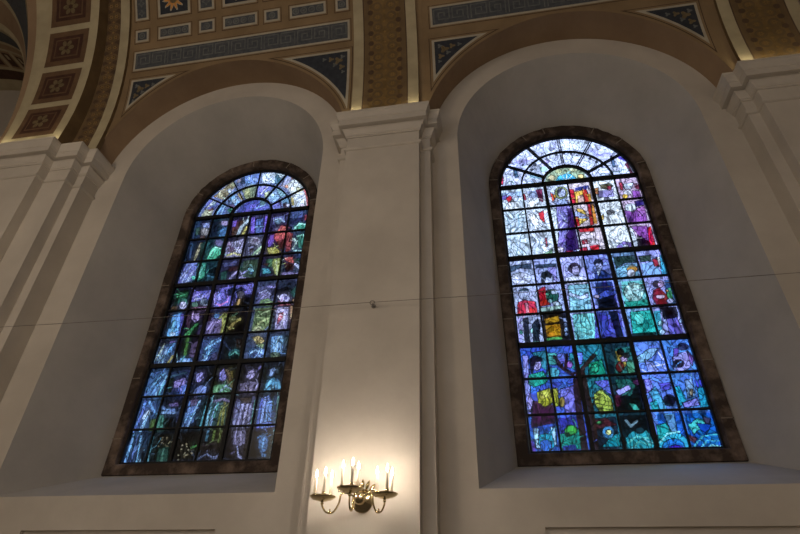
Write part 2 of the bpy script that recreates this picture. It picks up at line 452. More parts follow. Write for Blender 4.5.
  ('P','-817,2603 -844,2551 -904,2517 -981,2510 -1056,2531 -1108,2575 -1123,2631 -1097,2684 -1037,2718 -958,2726 -883,2704 -831,2659','d4d8f0',1),
  ('L','-1117,2603 -808,2609',10,'8a94c0'),
  ('P','-751,2853 -413,2855 -418,2778 -732,2774','34465a',0),
  ('P','-564,2775 -424,2779 -449,2509 -507,2581','a49ce4',1),
  ('P','-597,2630 -496,2621 -503,2507 -592,2462 -631,2519','c4ccf2',1),
  ('P','-660,2681 -571,2724 -503,2649 -529,2583 -599,2617 -638,2466 -680,2523','0e1a1c',1),
  ('P','-874,2331 -891,2283 -924,2251 -966,2241 -1006,2257 -1032,2295 -1038,2345 -1021,2393 -987,2426 -945,2436 -905,2419 -879,2381','bfc8ea',1),
  ('P','-1039,2411 -981,2439 -885,2431 -861,2346 -917,2391 -1000,2385','2c4450',0),
  ('P','-1061,2200 -962,2231 -803,2195 -798,1974 -1093,1974','d83c50',1),
  ('P','-962,2186 -913,2182 -917,1983 -958,1980','e8a0b4',1),
  ('L','-1017,2181 -1021,1991',8,'80202c'),
  ('L','-859,2184 -862,1979',8,'80202c'),
  ('P','-1102,1935 -1027,1938 -1063,1511 -1134,1507','b4b0ea',0),
  ('P','-1017,1928 -942,1932 -964,1519 -1031,1500','101c2c',1),
  ('P','-903,1813 -811,1913 -780,1804 -842,1520 -917,1516','0c2030',1),
  ('P','-1042,1702 -1048,1684 -1059,1672 -1072,1668 -1085,1674 -1093,1687 -1094,1705 -1089,1723 -1078,1735 -1064,1739 -1052,1734 -1044,1720','54a898',1),
  ('P','-893,1721 -898,1698 -908,1681 -919,1675 -929,1682 -934,1700 -934,1724 -929,1748 -919,1765 -908,1771 -898,1763 -893,1745','a8dcd8',1),
  ('P','-829,1525 -838,1514 -859,1507 -888,1506 -916,1511 -935,1520 -941,1532 -932,1544 -911,1551 -882,1552 -854,1547 -835,1537','8ad0c0',1),
  ('P','-1015,1851 -1020,1836 -1028,1826 -1039,1822 -1050,1827 -1056,1839 -1057,1854 -1053,1869 -1044,1880 -1033,1883 -1023,1878 -1016,1867','c8d0f0',1),
  ('P','-752,2386 -634,2452 -603,2125 -755,2106','aa1028',1),
  ('P','-454,2263 -477,2204 -520,2163 -572,2151 -620,2171 -651,2218 -657,2280 -635,2340 -592,2382 -538,2394 -490,2373 -459,2325','1c5a4c',1),
  ('P','-466,2329 -476,2310 -495,2298 -520,2295 -543,2302 -559,2317 -563,2337 -553,2356 -534,2369 -509,2372 -486,2365 -470,2349','c0d0e8',1),
  ('P','-462,2136 -472,2118 -493,2106 -520,2103 -546,2110 -563,2125 -568,2145 -558,2163 -537,2175 -510,2178 -484,2171 -467,2155','cfdcf0',1),
  ('P','-559,2185 -566,2170 -580,2159 -598,2157 -615,2162 -626,2175 -628,2191 -622,2206 -607,2217 -590,2220 -573,2214 -562,2201','8ab8c0',1),
  ('P','-580,2306 -587,2291 -600,2280 -617,2277 -632,2282 -643,2295 -645,2312 -638,2327 -625,2338 -608,2341 -593,2335 -582,2323','58a890',1),
  ('P','-764,2081 -440,2109 -449,2050 -759,2012','b8d8d0',1),
  ('P','-759,2012 -436,2043 -442,1972 -752,1964','0c1818',1),
  ('P','-738,1948 -396,1965 -413,1519 -761,1492','080e14',1),
  ('P','-720,1900 -513,1937 -511,1839 -712,1823','b88a28',1),
  ('P','-716,1793 -506,1802 -515,1601 -721,1597','b88420',1),
  ('P','-721,1597 -515,1601 -509,1557 -727,1554','58a860',1),
  ('P','-417,1863 -421,1849 -429,1840 -439,1837 -447,1841 -452,1852 -453,1865 -448,1879 -440,1888 -430,1891 -422,1887 -417,1876','9ab0dc',0),
  ('P','-420,1784 -425,1771 -433,1762 -442,1759 -451,1763 -456,1773 -456,1787 -452,1800 -444,1809 -434,1812 -426,1808 -421,1798','9ab0dc',0),
  ('P','-424,1707 -429,1694 -437,1685 -446,1682 -455,1686 -460,1696 -460,1709 -456,1722 -448,1732 -438,1735 -430,1730 -425,1720','9ab0dc',0),
  ('P','-428,1630 -433,1617 -440,1608 -450,1605 -458,1609 -463,1619 -464,1633 -459,1646 -451,1655 -442,1658 -434,1654 -428,1644','9ab0dc',0),
  ('P','-317,2564 -217,2595 -96,2584 -18,2537 -26,2445 -347,2460','d8daf6',1),
  ('P','-69,2717 -89,2668 -129,2634 -177,2625 -220,2643 -248,2683 -253,2735 -232,2785 -193,2819 -144,2828 -100,2810 -73,2769','281828',1),
  ('P','-89,2678 -104,2635 -131,2606 -162,2597 -190,2611 -207,2645 -208,2689 -193,2732 -166,2763 -134,2772 -106,2757 -90,2723','b8b4e0',1),
  ('P','-305,2430 -1,2436 -45,1963 -342,1970','98cce0',1),
  ('P','-323,2317 -154,2238 -41,2283 -50,2198 -164,2178 -315,2261','c0cdf2',1),
  ('L','-281,2194 -301,1983',9,'4c88a0'),
  ('L','-228,2190 -247,1978',9,'4c88a0'),
  ('L','-176,2186 -193,1974',9,'4c88a0'),
  ('L','-124,2182 -139,1970',9,'4c88a0'),
  ('L','-72,2177 -86,1966',9,'4c88a0'),
  ('P','-321,1938 -22,1946 -54,1490 -355,1486','88d4d4',1),
  ('L','-270,1934 -314,1506',9,'3c8c98'),
  ('L','-209,1929 -250,1502',9,'3c8c98'),
  ('L','-147,1925 -185,1498',9,'3c8c98'),
  ('L','-86,1920 -121,1494',9,'3c8c98'),
  ('L','-343,1800 -8,1811',9,'4c98a8'),
  ('L','-365,1667 -32,1679',9,'4c98a8'),
  ('L','-381,1566 -51,1579',9,'4c98a8'),
  ('P','-365,1941 -321,1944 -343,1485 -386,1482','a8b8ec',0),
  ('P','125,2652 248,2664 325,2550 327,2477 93,2478','263478',1),
  ('P','146,2650 206,2652 162,2532','d4e4ff',1),
  ('P','269,2785 252,2749 222,2725 185,2718 153,2731 132,2761 129,2799 146,2836 176,2860 213,2867 246,2854 266,2824','0c1420',1),
  ('P','240,2720 227,2683 204,2658 178,2651 156,2663 144,2691 144,2729 157,2765 180,2791 206,2798 228,2786 240,2757','b0b8e8',1),
  ('P','89,2455 327,2451 326,1991 53,1972','26347c',0),
  ('P','96,2422 243,2425 305,2339 102,2237','1a2450',1),
  ('P','74,2230 220,2304 352,2286 338,2217 170,2184 88,2159','5068c0',1),
  ('P','73,2151 292,2209 336,1981 55,1981','080e1c',1),
  ('P','112,2205 103,2189 86,2179 65,2177 45,2183 32,2195 29,2211 37,2227 55,2237 76,2239 96,2233 109,2221','ccbce0',1),
  ('P','-2,1955 330,1951 314,1532 -79,1530','6068c8',0),
  ('P','188,1940 293,1953 297,1548 217,1519','0a1026',1),
  ('P','49,1951 150,1943 153,1543 22,1537','4850b0',1),
  ('P','159,1537 150,1527 131,1521 106,1520 82,1525 66,1533 61,1543 69,1553 89,1559 114,1560 138,1556 154,1547','101030',1),
  ('P','426,2880 736,2877 739,2746 575,2755 424,2668','304844',1),
  ('P','422,2658 597,2733 739,2712 714,2514 415,2492','88bcdc',1),
  ('P','729,2629 712,2599 678,2579 638,2574 601,2586 577,2611 573,2644 590,2674 624,2694 665,2699 702,2687 725,2661','dca040',1),
  ('P','676,2557 661,2522 634,2498 604,2491 578,2503 562,2531 562,2568 578,2603 604,2627 635,2634 661,2622 676,2594','d8def2',1),
  ('L','402,2559 564,2577',9,'3c88a0'),
  ('L','451,2672 706,2681',9,'4c98a0'),
  ('P','455,2432 767,2427 736,1980 411,1975','74c8c8',0),
  ('P','727,2229 691,2150 628,2096 556,2080 493,2107 456,2170 454,2252 490,2332 553,2388 627,2404 691,2376 727,2311','bce4e4',1),
  ('P','423,2091 756,2101 747,1988 425,1977','2ca090',1),
  ('L','571,2364 594,2171 539,2097',9,'4c8890'),
  ('L','691,2321 625,2137',9,'4c8890'),
  ('L','468,2181 728,2254',9,'5c9898'),
  ('P','426,1922 477,1924 452,1580 390,1579','7898d0',0),
  ('P','468,1919 755,1933 748,1575 434,1576','36b4ac',1),
  ('P','503,1871 617,1877 624,1743 512,1722','6cd4c8',0),
  ('P','594,1775 722,1795 724,1648 597,1628','208c88',0),
  ('P','402,1578 745,1583 739,1498 406,1506','141814',1),
  ('P','799,2860 969,2867 947,2752 800,2747','344838',1),
  ('P','795,2723 1022,2735 1018,2502 782,2491','8cb0e4',0),
  ('P','1089,2848 1140,2842 1107,2477 1030,2478','48b0dc',1),
  ('P','1027,2813 1081,2814 1057,2641 1011,2635','eceaf2',1),
  ('P','968,2774 1038,2801 1034,2656 975,2649','c02c2c',1),
  ('P','1045,2402 1149,2409 1092,1991 979,1985','2c5c8c',0),
  ('P','972,2344 958,2315 935,2295 910,2289 888,2299 876,2322 876,2353 890,2382 913,2403 938,2408 960,2398 973,2375','180c14',1),
  ('P','1022,2340 1008,2309 987,2288 964,2281 945,2291 935,2316 937,2347 950,2378 971,2400 994,2407 1014,2396 1024,2372','b8a0cc',1),
  ('P','854,2249 954,2292 1024,2135 992,2008 843,1990 817,2115','7a1024',1),
  ('P','1021,2254 1103,2279 1086,2093 1020,2098','48a070',1),
  ('P','988,2132 976,2116 951,2105 921,2103 892,2110 873,2124 869,2141 881,2158 906,2168 937,2170 965,2163 984,2149','ccb4cc',1),
  ('P','1088,2052 1076,2034 1055,2021 1029,2017 1006,2025 992,2040 990,2060 1002,2079 1023,2092 1049,2096 1072,2088 1086,2073','b8b8e0',1),
  ('P','1064,2225 1058,2213 1046,2205 1033,2203 1022,2207 1015,2217 1015,2229 1021,2241 1032,2250 1046,2252 1057,2248 1064,2238','d8a060',1),
  ('P','774,1910 863,1918 816,1527 730,1519','3c9cb0',0),
  ('P','917,1786 1065,1793 1076,1538 898,1516','7068c4',1),
  ('L','999,1774 978,1531',10,'201848'),
  ('P','865,1979 1087,1952 1070,1793 890,1776','160c10',1),
  ('P','854,1712 846,1692 832,1678 816,1674 803,1680 796,1695 797,1716 806,1736 820,1750 835,1754 849,1748 856,1732','a8dcec',1),
  ('P','852,1582 842,1562 827,1549 809,1545 793,1551 785,1566 785,1586 794,1606 810,1619 828,1624 843,1617 852,1602','b8d8f4',1),
  ('P','1123,1736 1115,1716 1102,1702 1089,1698 1078,1704 1074,1719 1076,1739 1084,1759 1097,1773 1110,1778 1120,1772 1125,1756','a8c8f0',1),
  ('P','-1093,1349 -1013,1344 -1062,484 -1124,481','9a9ae4',1),
  ('P','-956,1381 -761,1395 -785,1105 -839,1140','3c8ca0',1),
  ('P','-1023,930 -881,923 -949,789 -1040,793','4880dc',1),
  ('P','-1038,1056 -844,1099 -779,980 -839,915 -987,876 -1053,925','2aa08c',1),
  ('P','-853,1189 -866,1146 -892,1116 -924,1107 -953,1120 -972,1152 -975,1196 -961,1238 -935,1269 -903,1279 -874,1266 -855,1232','b8aeec',1),
  ('P','-997,1278 -926,1333 -841,1301 -820,1242 -928,1241 -973,1084 -1006,1079','160c28',1),
  ('P','-1055,779 -1018,687 -1070,536 -1107,626','b4aaec',1),
  ('P','-1024,687 -942,669 -754,617 -781,382 -1085,337','441440',1),
  ('P','-959,805 -785,851 -772,647 -881,599 -957,661','b4b43c',1),
  ('P','-913,787 -810,813 -793,731 -907,718','d0cc68',0),
  ('P','-1122,330 -765,345 -806,6 -1139,15','2658a8',0),
  ('P','-808,140 -832,84 -881,44 -943,31 -1000,48 -1039,90 -1048,147 -1025,204 -975,245 -912,258 -854,241 -816,198','1c90a8',1),
  ('P','-859,101 -874,64 -905,37 -943,28 -979,39 -1002,68 -1008,105 -993,143 -962,170 -923,179 -887,168 -863,139','3c78c8',1),
  ('P','-1064,328 -996,325 -1027,120 -998,73 -1057,74','b0d8f4',1),
  ('P','-851,334 -783,332 -801,113 -785,80 -826,108','b0d8f4',1),
  ('P','-1134,150 -1072,175 -1064,18 -1131,15','5838a0',0),
  ('P','-766,1363 -628,1361 -595,1184 -746,1183','58b0b0',1),
  ('P','-491,1265 -507,1224 -539,1195 -578,1186 -613,1199 -636,1231 -640,1273 -624,1315 -592,1344 -553,1353 -517,1339 -494,1307','7880e0',1),
  ('P','-619,1065 -636,1028 -671,1003 -714,995 -756,1007 -783,1036 -790,1074 -773,1111 -738,1137 -693,1145 -652,1132 -625,1103','5cb4c8',1),
  ('P','-447,1343 -372,1355 -416,1085 -491,1153','3c9cac',1),
  ('P','-433,1175 -443,1147 -461,1127 -482,1121 -500,1129 -512,1151 -513,1179 -503,1208 -485,1228 -464,1234 -445,1225 -434,1204','9a68c0',1),
  ('P','-683,816 -478,879 -497,505 -618,510','8c88e8',1),
  ('P','-770,841 -687,846 -691,608 -771,594','a8ac38',1),
  ('P','-613,655 -623,619 -641,593 -662,584 -680,594 -690,622 -690,658 -679,695 -661,721 -640,730 -622,719 -612,692','8a7420',1),
  ('L','-673,791 -536,860 -507,784',8,'4c48a0'),
  ('P','-751,444 -450,461 -469,266 -754,234','3a3ca8',0),
  ('P','-762,234 -490,300 -495,51 -750,26','1c9080',1),
  ('P','-520,281 -536,249 -569,226 -610,218 -648,228 -674,253 -679,287 -664,319 -630,343 -589,350 -550,340 -525,315','48a850',1),
  ('P','-616,229 -622,216 -636,206 -652,203 -667,207 -677,218 -680,232 -673,245 -660,255 -644,258 -628,254 -618,243','10301c',1),
  ('P','-423,319 -431,303 -446,291 -465,288 -483,293 -495,305 -497,322 -489,338 -474,350 -454,354 -436,349 -425,336','c8a838',0),
  ('P','-736,84 -575,106 -565,5 -735,4','2c3890',0),
  ('P','-360,1344 -272,1349 -311,1174 -377,1153','6c84dc',1),
  ('P','-232,1170 -45,1229 -35,988 -254,962','1c9074',1),
  ('P','-103,1100 -117,1066 -142,1043 -171,1035 -197,1045 -213,1071 -215,1106 -201,1140 -176,1164 -147,1171 -120,1161 -104,1134','38b088',1),
  ('P','-316,926 -232,927 -274,539 -331,599','2c8c9c',1),
  ('P','-206,920 -23,935 -14,702 -127,826','7078dc',1),
  ('P','-238,741 -129,811 -33,674 -34,495 -193,473 -247,619','b0c058',1),
  ('L','-211,740 -96,700',9,'2c4020'),
  ('L','-230,682 -61,631',9,'2c4020'),
  ('L','-232,624 -45,573',9,'2c4020'),
  ('L','-217,560 -39,524',9,'2c4020'),
  ('P','-322,422 -14,438 -56,38 -370,8','182838',0),
  ('P','-318,399 -148,427 -30,333 -281,281','54202c',1),
  ('P','-114,200 -22,229 -43,64 -270,60','1894a0',1),
  ('P','-75,239 -93,202 -126,175 -167,166 -204,178 -227,206 -230,244 -213,282 -179,309 -138,318 -100,306 -78,277','4894c4',1),
  ('P','-113,240 -121,223 -136,211 -154,206 -170,212 -180,225 -181,243 -173,260 -158,273 -140,277 -124,271 -115,258','e4e49c',1),
  ('P','-207,367 -214,354 -227,344 -244,341 -259,345 -269,356 -270,370 -264,383 -250,393 -234,396 -219,392 -209,381','58a870',1),
  ('L','-426,1024 -459,518 -469,37',66,'301810'),
  ('L','-337,1050 -306,512 -345,46',60,'301a12'),
  ('L','-657,1297 -580,1132 -429,1008',44,'301810'),
  ('L','-487,1329 -533,1139',30,'301810'),
  ('L','-140,1286 -288,1141 -387,1006',44,'301810'),
  ('P','156,1375 408,1392 348,989 75,972','2c706c',0),
  ('P','149,1342 190,1329 287,1143 221,1101 156,1202','b49c48',1),
  ('P','187,1240 277,1257 283,1179 202,1174','c4acdc',1),
  ('P','264,1318 252,1292 231,1274 207,1268 185,1277 173,1297 172,1323 183,1349 204,1368 229,1373 250,1365 263,1345','101010',1),
  ('P','331,1264 320,1245 301,1232 277,1228 255,1234 241,1250 239,1270 249,1289 269,1302 293,1306 315,1299 329,1284','141410',1),
  ('P','218,1101 203,1062 177,1034 148,1025 124,1037 110,1067 111,1107 126,1147 152,1175 181,1184 206,1172 220,1142','641c1c',1),
  ('P','259,1170 365,1197 346,1021 252,1004','58a080',1),
  ('P','66,925 382,956 386,489 6,489','081014',0),
  ('P','66,925 266,937 302,821 214,697 104,702','2a7068',1),
  ('P','35,772 219,849 239,787 79,715','a8a4e8',1),
  ('P','92,642 76,598 52,567 25,556 2,569 -9,602 -7,647 9,691 33,723 61,734 83,721 95,687','501834',1),
  ('P','169,615 259,588 299,486 213,504','50c4b0',1),
  ('P','272,899 376,925 369,833 302,845','603060',1),
  ('P','24,445 406,459 365,10 -38,13','08141a',0),
  ('L','93,385 130,306 220,374',22,'90b0c0'),
  ('P','32,162 146,258 306,258 358,124 345,3 24,-2','2c94a0',1),
  ('L','60,106 170,185 308,153',14,'70d0c8'),
  ('L','85,37 181,116 315,71',14,'60b8b0'),
  ('P','283,251 270,232 246,218 216,214 188,220 170,235 167,255 179,274 203,287 233,292 261,285 279,270','1c3c44',1),
  ('P','400,1227 601,1354 706,1347 623,1240 489,1151 411,1149','8cbce0',1),
  ('P','492,1189 582,1152 650,989 502,991','8c9ce0',1),
  ('L','691,1308 729,1176',10,'e0e4ff'),
  ('L','554,1089 727,1111',10,'d8dcff'),
  ('L','407,1065 480,1014',10,'d0d4ff'),
  ('L','624,1149 726,1048',10,'d0d8ff'),
  ('P','852,1217 1053,1286 1038,1056 917,984 820,1037','aca8f0',1),
  ('P','895,1329 969,1341 924,1222 872,1216','5a3c94',1),
  ('P','1067,1285 1109,1186 1061,1061 1046,1157','8c6cc8',1),
  ('P','1088,1343 1072,1318 1043,1300 1008,1295 976,1304 957,1325 954,1351 970,1377 1000,1394 1035,1399 1067,1390 1086,1369','30325c',1),
  ('P','974,1107 957,1078 925,1058 888,1052 854,1062 834,1085 832,1115 849,1145 881,1165 919,1171 952,1161 973,1137','16101e',1),
  ('P','447,753 544,815 610,509 491,479','5cb0d8',1),
  ('P','413,908 513,918 509,780 413,724','8c88ec',1),
  ('P','581,853 734,861 725,770 610,745','5c58c8',1),
  ('P','426,604 514,630 520,489 424,481','30a8b0',1),
  ('P','738,620 718,583 685,556 647,548 614,559 594,588 594,626 613,664 647,691 685,700 719,688 738,659','10081a',1),
  ('P','472,456 778,459 751,18 427,1','2c74dc',0),
  ('P','551,453 675,448 655,219 586,221','74b0e0',1),
  ('P','748,53 702,-25 620,-81 524,-100 439,-76 386,-17 380,64 425,144 508,201 606,220 693,195 745,134','44c4e4',1),
  ('P','700,28 668,-27 609,-66 540,-79 478,-63 440,-21 435,35 467,91 526,131 597,144 660,127 697,84','2c88e0',1),
  ('P','681,12 661,-14 621,-32 571,-38 525,-29 494,-9 488,18 507,44 548,62 598,68 645,60 675,39','4820cc',1),
  ('P','438,315 563,339 580,199 404,117','2cb8b8',1),
  ('L','424,95 528,201 690,223',12,'a0f0f4'),
  ('P','773,798 830,810 867,615 774,525','2cb0cc',1),
  ('P','917,882 1007,893 986,668 892,637','8cb4e0',1),
  ('P','1031,755 1134,787 1102,517 1009,515','2aa8cc',1),
  ('P','812,588 999,638 1004,545 822,523','9a90ec',1),
  ('P','1038,876 1122,887 1109,776 1033,761','4c60d0',1),
  ('P','977,713 967,690 954,673 940,667 930,674 926,692 929,715 939,739 952,756 966,762 976,755 980,737','c0b090',1),
  ('P','800,444 1115,445 1125,8 771,-1','1c74d0',0),
  ('P','802,302 942,387 1033,322 835,185','58d8d4',1),
  ('P','899,327 1070,293 954,154','123cb0',1),
  ('P','772,193 859,136 818,78 766,122','74404c',1),
  ('P','996,413 1080,371 1062,307 1000,318','4c4464',1),
  ('L','792,30 930,161 1114,182',13,'68dcf0'),
  ('L','864,15 965,106 1115,101',13,'68d0f0'),
  ('L','939,13 1000,51 1108,35',12,'a0ecf4'),
  ('L','-181,2704 -158,2709',9,'342838'),
  ('L','-131,2703 -109,2707',9,'342838'),
  ('L','-168,2645 -135,2645',9,'342838'),
  ('L','173,2740 190,2742',9,'101838'),
  ('L','209,2729 223,2731',9,'101838'),
  ('L','174,2685 195,2683',9,'101838'),
  ('L','598,2574 611,2573',8,'8c5048'),
  ('L','636,2567 650,2569',8,'8c5048'),
  ('L','602,2531 623,2529',8,'8c5048'),
  ('L','-929,1209 -914,1212',9,'30204c'),
  ('L','-888,1213 -876,1213',9,'30204c'),
  ('L','-919,1151 -898,1153',9,'30204c'),
  ('L','-140,4270 -127,4272',9,'4c5078'),
  ('L','-104,4265 -91,4267',9,'4c5078'),
  ('L','-136,4208 -118,4209',9,'4c5078'),
 ],
 'L': [
  ('P','-1016,4540 -974,4713 -800,4691 -804,4527','b8b890',0),
  ('P','-1024,4745 -928,4968 -718,4888 -778,4688','4c54b4',0),
  ('P','-924,4681 -831,4734 -786,4677 -871,4636','70301c',1),
  ('P','-896,4833 -827,4902 -771,4843 -829,4772','88b4d8',0),
  ('L','-1007,4589 -918,4655',10,'e0dcc0'),
  ('L','-954,4545 -816,4668',10,'e0dcc0'),
  ('L','-958,4737 -849,4905',10,'e0dcc0'),
  ('L','-906,4782 -799,4872',10,'e0dcc0'),
  ('P','-859,5038 -690,5244 -551,5403 -455,5252 -621,4928 -705,4925','9c8c64',0),
  ('P','-667,5039 -668,5006 -687,4985 -717,4980 -752,4993 -782,5021 -799,5057 -798,5090 -779,5112 -748,5117 -713,5103 -683,5075','d8cca4',1),
  ('P','-479,5283 -479,5253 -492,5233 -515,5228 -541,5240 -563,5265 -576,5296 -576,5327 -563,5347 -540,5352 -514,5340 -492,5315','c4c494',1),
  ('P','-622,5181 -551,5198 -525,5074 -577,5067','b8c8dc',1),
  ('P','-881,5041 -818,5046 -824,4981','d89020',1),
  ('L','-805,5084 -697,5177',10,'f0e8d0'),
  ('P','-462,5390 -387,5449 -387,5338 -445,5305','a898a8',1),
  ('P','-727,4555 -647,4852 -549,4788 -556,4534','3c6cb8',0),
  ('L','-701,4577 -619,4823',14,'8cd0f0'),
  ('L','-623,4555 -575,4766',12,'a4d8f4'),
  ('P','-515,4630 -430,4721 -371,4637 -410,4529','3c9478',1),
  ('P','-500,4756 -398,4769 -361,4687 -440,4672','785890',1),
  ('P','-562,4946 -476,5040 -281,4805 -369,4726','74b0e4',1),
  ('P','-367,4842 -368,4814 -381,4795 -403,4790 -428,4801 -450,4824 -462,4855 -462,4883 -449,4903 -427,4907 -401,4896 -380,4872','c8dcf4',1),
  ('P','-610,4926 -554,4958 -523,4862 -585,4857','74405c',1),
  ('P','-399,5030 -329,5047 -232,4877 -267,4842','b89c5c',1),
  ('P','-329,5154 -16,5178 14,4896 -189,4871','a4ac74',1),
  ('P','-102,5017 -106,4983 -128,4961 -164,4956 -203,4971 -236,5000 -253,5037 -250,5071 -227,5093 -191,5098 -151,5083 -119,5053','c4c488',1),
  ('P','-25,5112 -27,5091 -40,5077 -60,5075 -83,5083 -102,5101 -112,5124 -110,5145 -97,5159 -76,5162 -54,5153 -35,5135','88a488',1),
  ('L','-221,4927 -101,5069 -20,5085',10,'707c40'),
  ('P','-329,5482 -11,5505 34,5252 -263,5253','5c94e4',0),
  ('P','-119,5397 -122,5364 -142,5343 -173,5338 -207,5352 -236,5380 -252,5415 -249,5448 -230,5470 -198,5474 -163,5460 -135,5432','a8ccf8',1),
  ('P','0,5325 -2,5303 -15,5289 -36,5286 -58,5295 -77,5314 -87,5337 -85,5359 -72,5373 -52,5376 -29,5367 -10,5348','d0e0fc',1),
  ('P','-401,5409 -315,5466 -290,5284 -351,5265','0c2030',1),
  ('P','-212,5465 -7,5519 49,5263 -175,5268','5484dc',0),
  ('P','-32,5357 -34,5332 -51,5317 -77,5314 -105,5324 -129,5346 -141,5372 -138,5396 -122,5412 -95,5415 -67,5404 -43,5383','a0c0f4',1),
  ('P','40,5498 295,5503 341,5209 94,5243','dce8fa',0),
  ('L','113,5446 218,5321 269,5396',12,'7890c0'),
  ('L','184,5271 300,5337',10,'8ca0d0'),
  ('P','308,5487 530,5413 422,5157 343,5195','1c6c88',0),
  ('P','354,5461 531,5407 452,5301','dcecf4',1),
  ('P','471,5177 613,5346 684,5282 555,5033','b8bce4',0),
  ('P','564,5111 748,5273 964,5029 720,4880','dce0dc',0),
  ('P','641,5074 639,5053 626,5039 606,5036 584,5045 566,5063 557,5085 560,5106 573,5120 593,5123 615,5114 633,5096','d87840',1),
  ('P','714,5277 712,5261 703,5251 689,5249 674,5255 661,5269 655,5286 656,5302 666,5312 680,5315 695,5308 708,5294','d09070',1),
  ('P','845,5098 841,5072 824,5056 798,5052 770,5063 747,5085 737,5113 740,5140 757,5157 784,5160 812,5149 834,5126','f0f0f4',1),
  ('P','888,4987 885,4967 872,4953 852,4950 831,4959 814,4976 805,4999 808,5019 821,5033 841,5036 863,5027 880,5009','e0d8a8',1),
  ('L','646,4968 742,5166 850,5124',10,'8890b8'),
  ('P','727,4827 972,4963 1034,4711 1071,4518 797,4540','ccd4e0',0),
  ('P','721,4803 786,4769 821,4587 772,4581','d0b430',1),
  ('P','938,4698 934,4668 918,4648 893,4643 865,4655 843,4680 832,4712 835,4742 851,4762 877,4767 904,4755 926,4730','e8f0f4',1),
  ('P','1016,4562 1013,4545 998,4534 977,4533 954,4540 936,4555 928,4574 931,4591 946,4601 968,4603 990,4596 1008,4581','e0c8d8',1),
  ('L','782,4872 953,4952',14,'e0c860'),
  ('L','824,4713 973,4795',9,'5c70b0'),
  ('P','953,4952 1006,4984 1122,4724 1138,4497 1073,4505 1030,4736','c01c28',0),
  ('P','-170,5240 -28,5220 15,4922 -108,4912','8c9c80',0),
  ('P','9,5188 327,5171 227,4894 41,4893','6468d4',0),
  ('L','112,4962 224,5158',16,'e8e8fc'),
  ('L','60,5021 117,5173',12,'b8b8f4'),
  ('P','171,4980 268,5019 252,4865 192,4860','c8d098',1),
  ('P','244,4853 369,5032 507,4805 370,4708','88b4e0',0),
  ('P','399,4897 397,4871 381,4855 357,4851 331,4861 309,4883 298,4910 301,4936 316,4953 340,4957 367,4946 388,4924','b4d4f0',1),
  ('P','399,5041 490,5055 620,4868 528,4802','98d0e0',1),
  ('P','487,4808 524,4829 588,4542 529,4599','40181c',0),
  ('P','553,4774 707,4830 763,4570 593,4641','5c90b0',0),
  ('P','581,4656 647,4685 708,4539 617,4543','38140c',1),
  ('P','397,4667 499,4730 563,4570 405,4552','6470cc',0),
  ('P','754,4596 750,4579 736,4568 714,4566 691,4573 673,4589 664,4607 667,4624 682,4635 704,4637 727,4630 745,4614','c8c8e8',1),
  ('P','-323,4506 -270,4650 -136,4812 108,4832 176,4444','2430a0',0),
  ('P','-213,4567 -17,4618 154,4571 167,4495 -184,4526','6c48dc',1),
  ('P','81,4682 77,4652 56,4632 22,4628 -16,4641 -46,4667 -61,4700 -58,4730 -36,4750 -1,4754 36,4740 66,4714','4c6cd8',1),
  ('P','118,4753 117,4731 106,4715 88,4711 68,4720 51,4739 42,4763 43,4786 54,4802 72,4806 92,4797 109,4778','7c98f0',1),
  ('P','-355,4560 -184,4526 -197,4490 -323,4506','3c74c0',1),
  ('P','-98,4859 112,4844 300,4704 377,4544 -34,4520','2c48b0',0),
  ('P','71,4658 67,4630 44,4613 10,4610 -27,4622 -57,4646 -72,4676 -67,4703 -45,4721 -11,4724 26,4712 56,4687','6450e0',1),
  ('P','119,4805 254,4736 207,4653 129,4688','5c8484',1),
  ('L','72,4607 262,4684',12,'9cc8e8'),
  ('P','-1110,4421 -1009,4429 -930,4042 -1040,4015','10385c',0),
  ('P','-959,4362 -794,4383 -778,4241 -916,4257','8088c8',1),
  ('P','-774,4141 -774,4094 -795,4062 -833,4054 -877,4072 -916,4110 -939,4160 -940,4208 -919,4240 -880,4249 -836,4231 -797,4191','a8a0a4',1),
  ('P','-906,4078 -815,4048 -818,3990 -912,4008','6c4838',1),
  ('P','-812,4385 -626,4383 -573,4002 -737,4001','0c2034',0),
  ('P','-411,4306 -415,4274 -440,4254 -479,4250 -522,4263 -557,4291 -576,4325 -572,4357 -547,4377 -508,4381 -465,4368 -429,4340','b4a0d8',1),
  ('P','-550,4195 -423,4220 -386,3973 -539,3998','2c80b8',1),
  ('P','-1050,4252 -973,4283 -945,4102 -1026,4091','3c5c50',1),
  ('P','-1134,3928 -946,3908 -883,3526 -1061,3526','0c1c34',0),
  ('L','-857,3879 -899,3528',26,'b0a480'),
  ('L','-1044,3899 -997,3593',22,'24507c'),
  ('P','-874,3881 -723,3941 -656,3522 -800,3518','10403c',0),
  ('P','-421,3851 -424,3810 -448,3782 -489,3775 -535,3791 -574,3826 -595,3870 -593,3912 -569,3940 -527,3947 -481,3930 -442,3895','706498',1),
  ('P','-650,3632 -603,3776 -465,3743 -403,3606 -520,3490 -665,3494','2cb88c',1),
  ('L','-624,3592 -553,3771 -445,3722',12,'a0ecd0'),
  ('P','-798,3911 -685,3918 -668,3708 -733,3640','1c6468',1),
  ('P','-1041,3451 -831,3448 -776,3105 -1034,3007 -1088,3029','5c68b4',0),
  ('L','-1016,3058 -939,3369',11,'b8c0ec'),
  ('L','-947,3034 -878,3255',11,'b8c0ec'),
  ('L','-1068,3132 -986,3301',11,'b8c0ec'),
  ('L','-896,3082 -854,3289',11,'b8c0ec'),
  ('P','-814,3447 -650,3431 -608,3125 -719,3066','1c9478',1),
  ('L','-744,3422 -704,3134',13,'7cdcc0'),
  ('P','-770,3133 -771,3112 -783,3098 -805,3094 -829,3102 -849,3119 -861,3141 -860,3162 -848,3176 -826,3180 -802,3172 -782,3155','48e8c8',1),
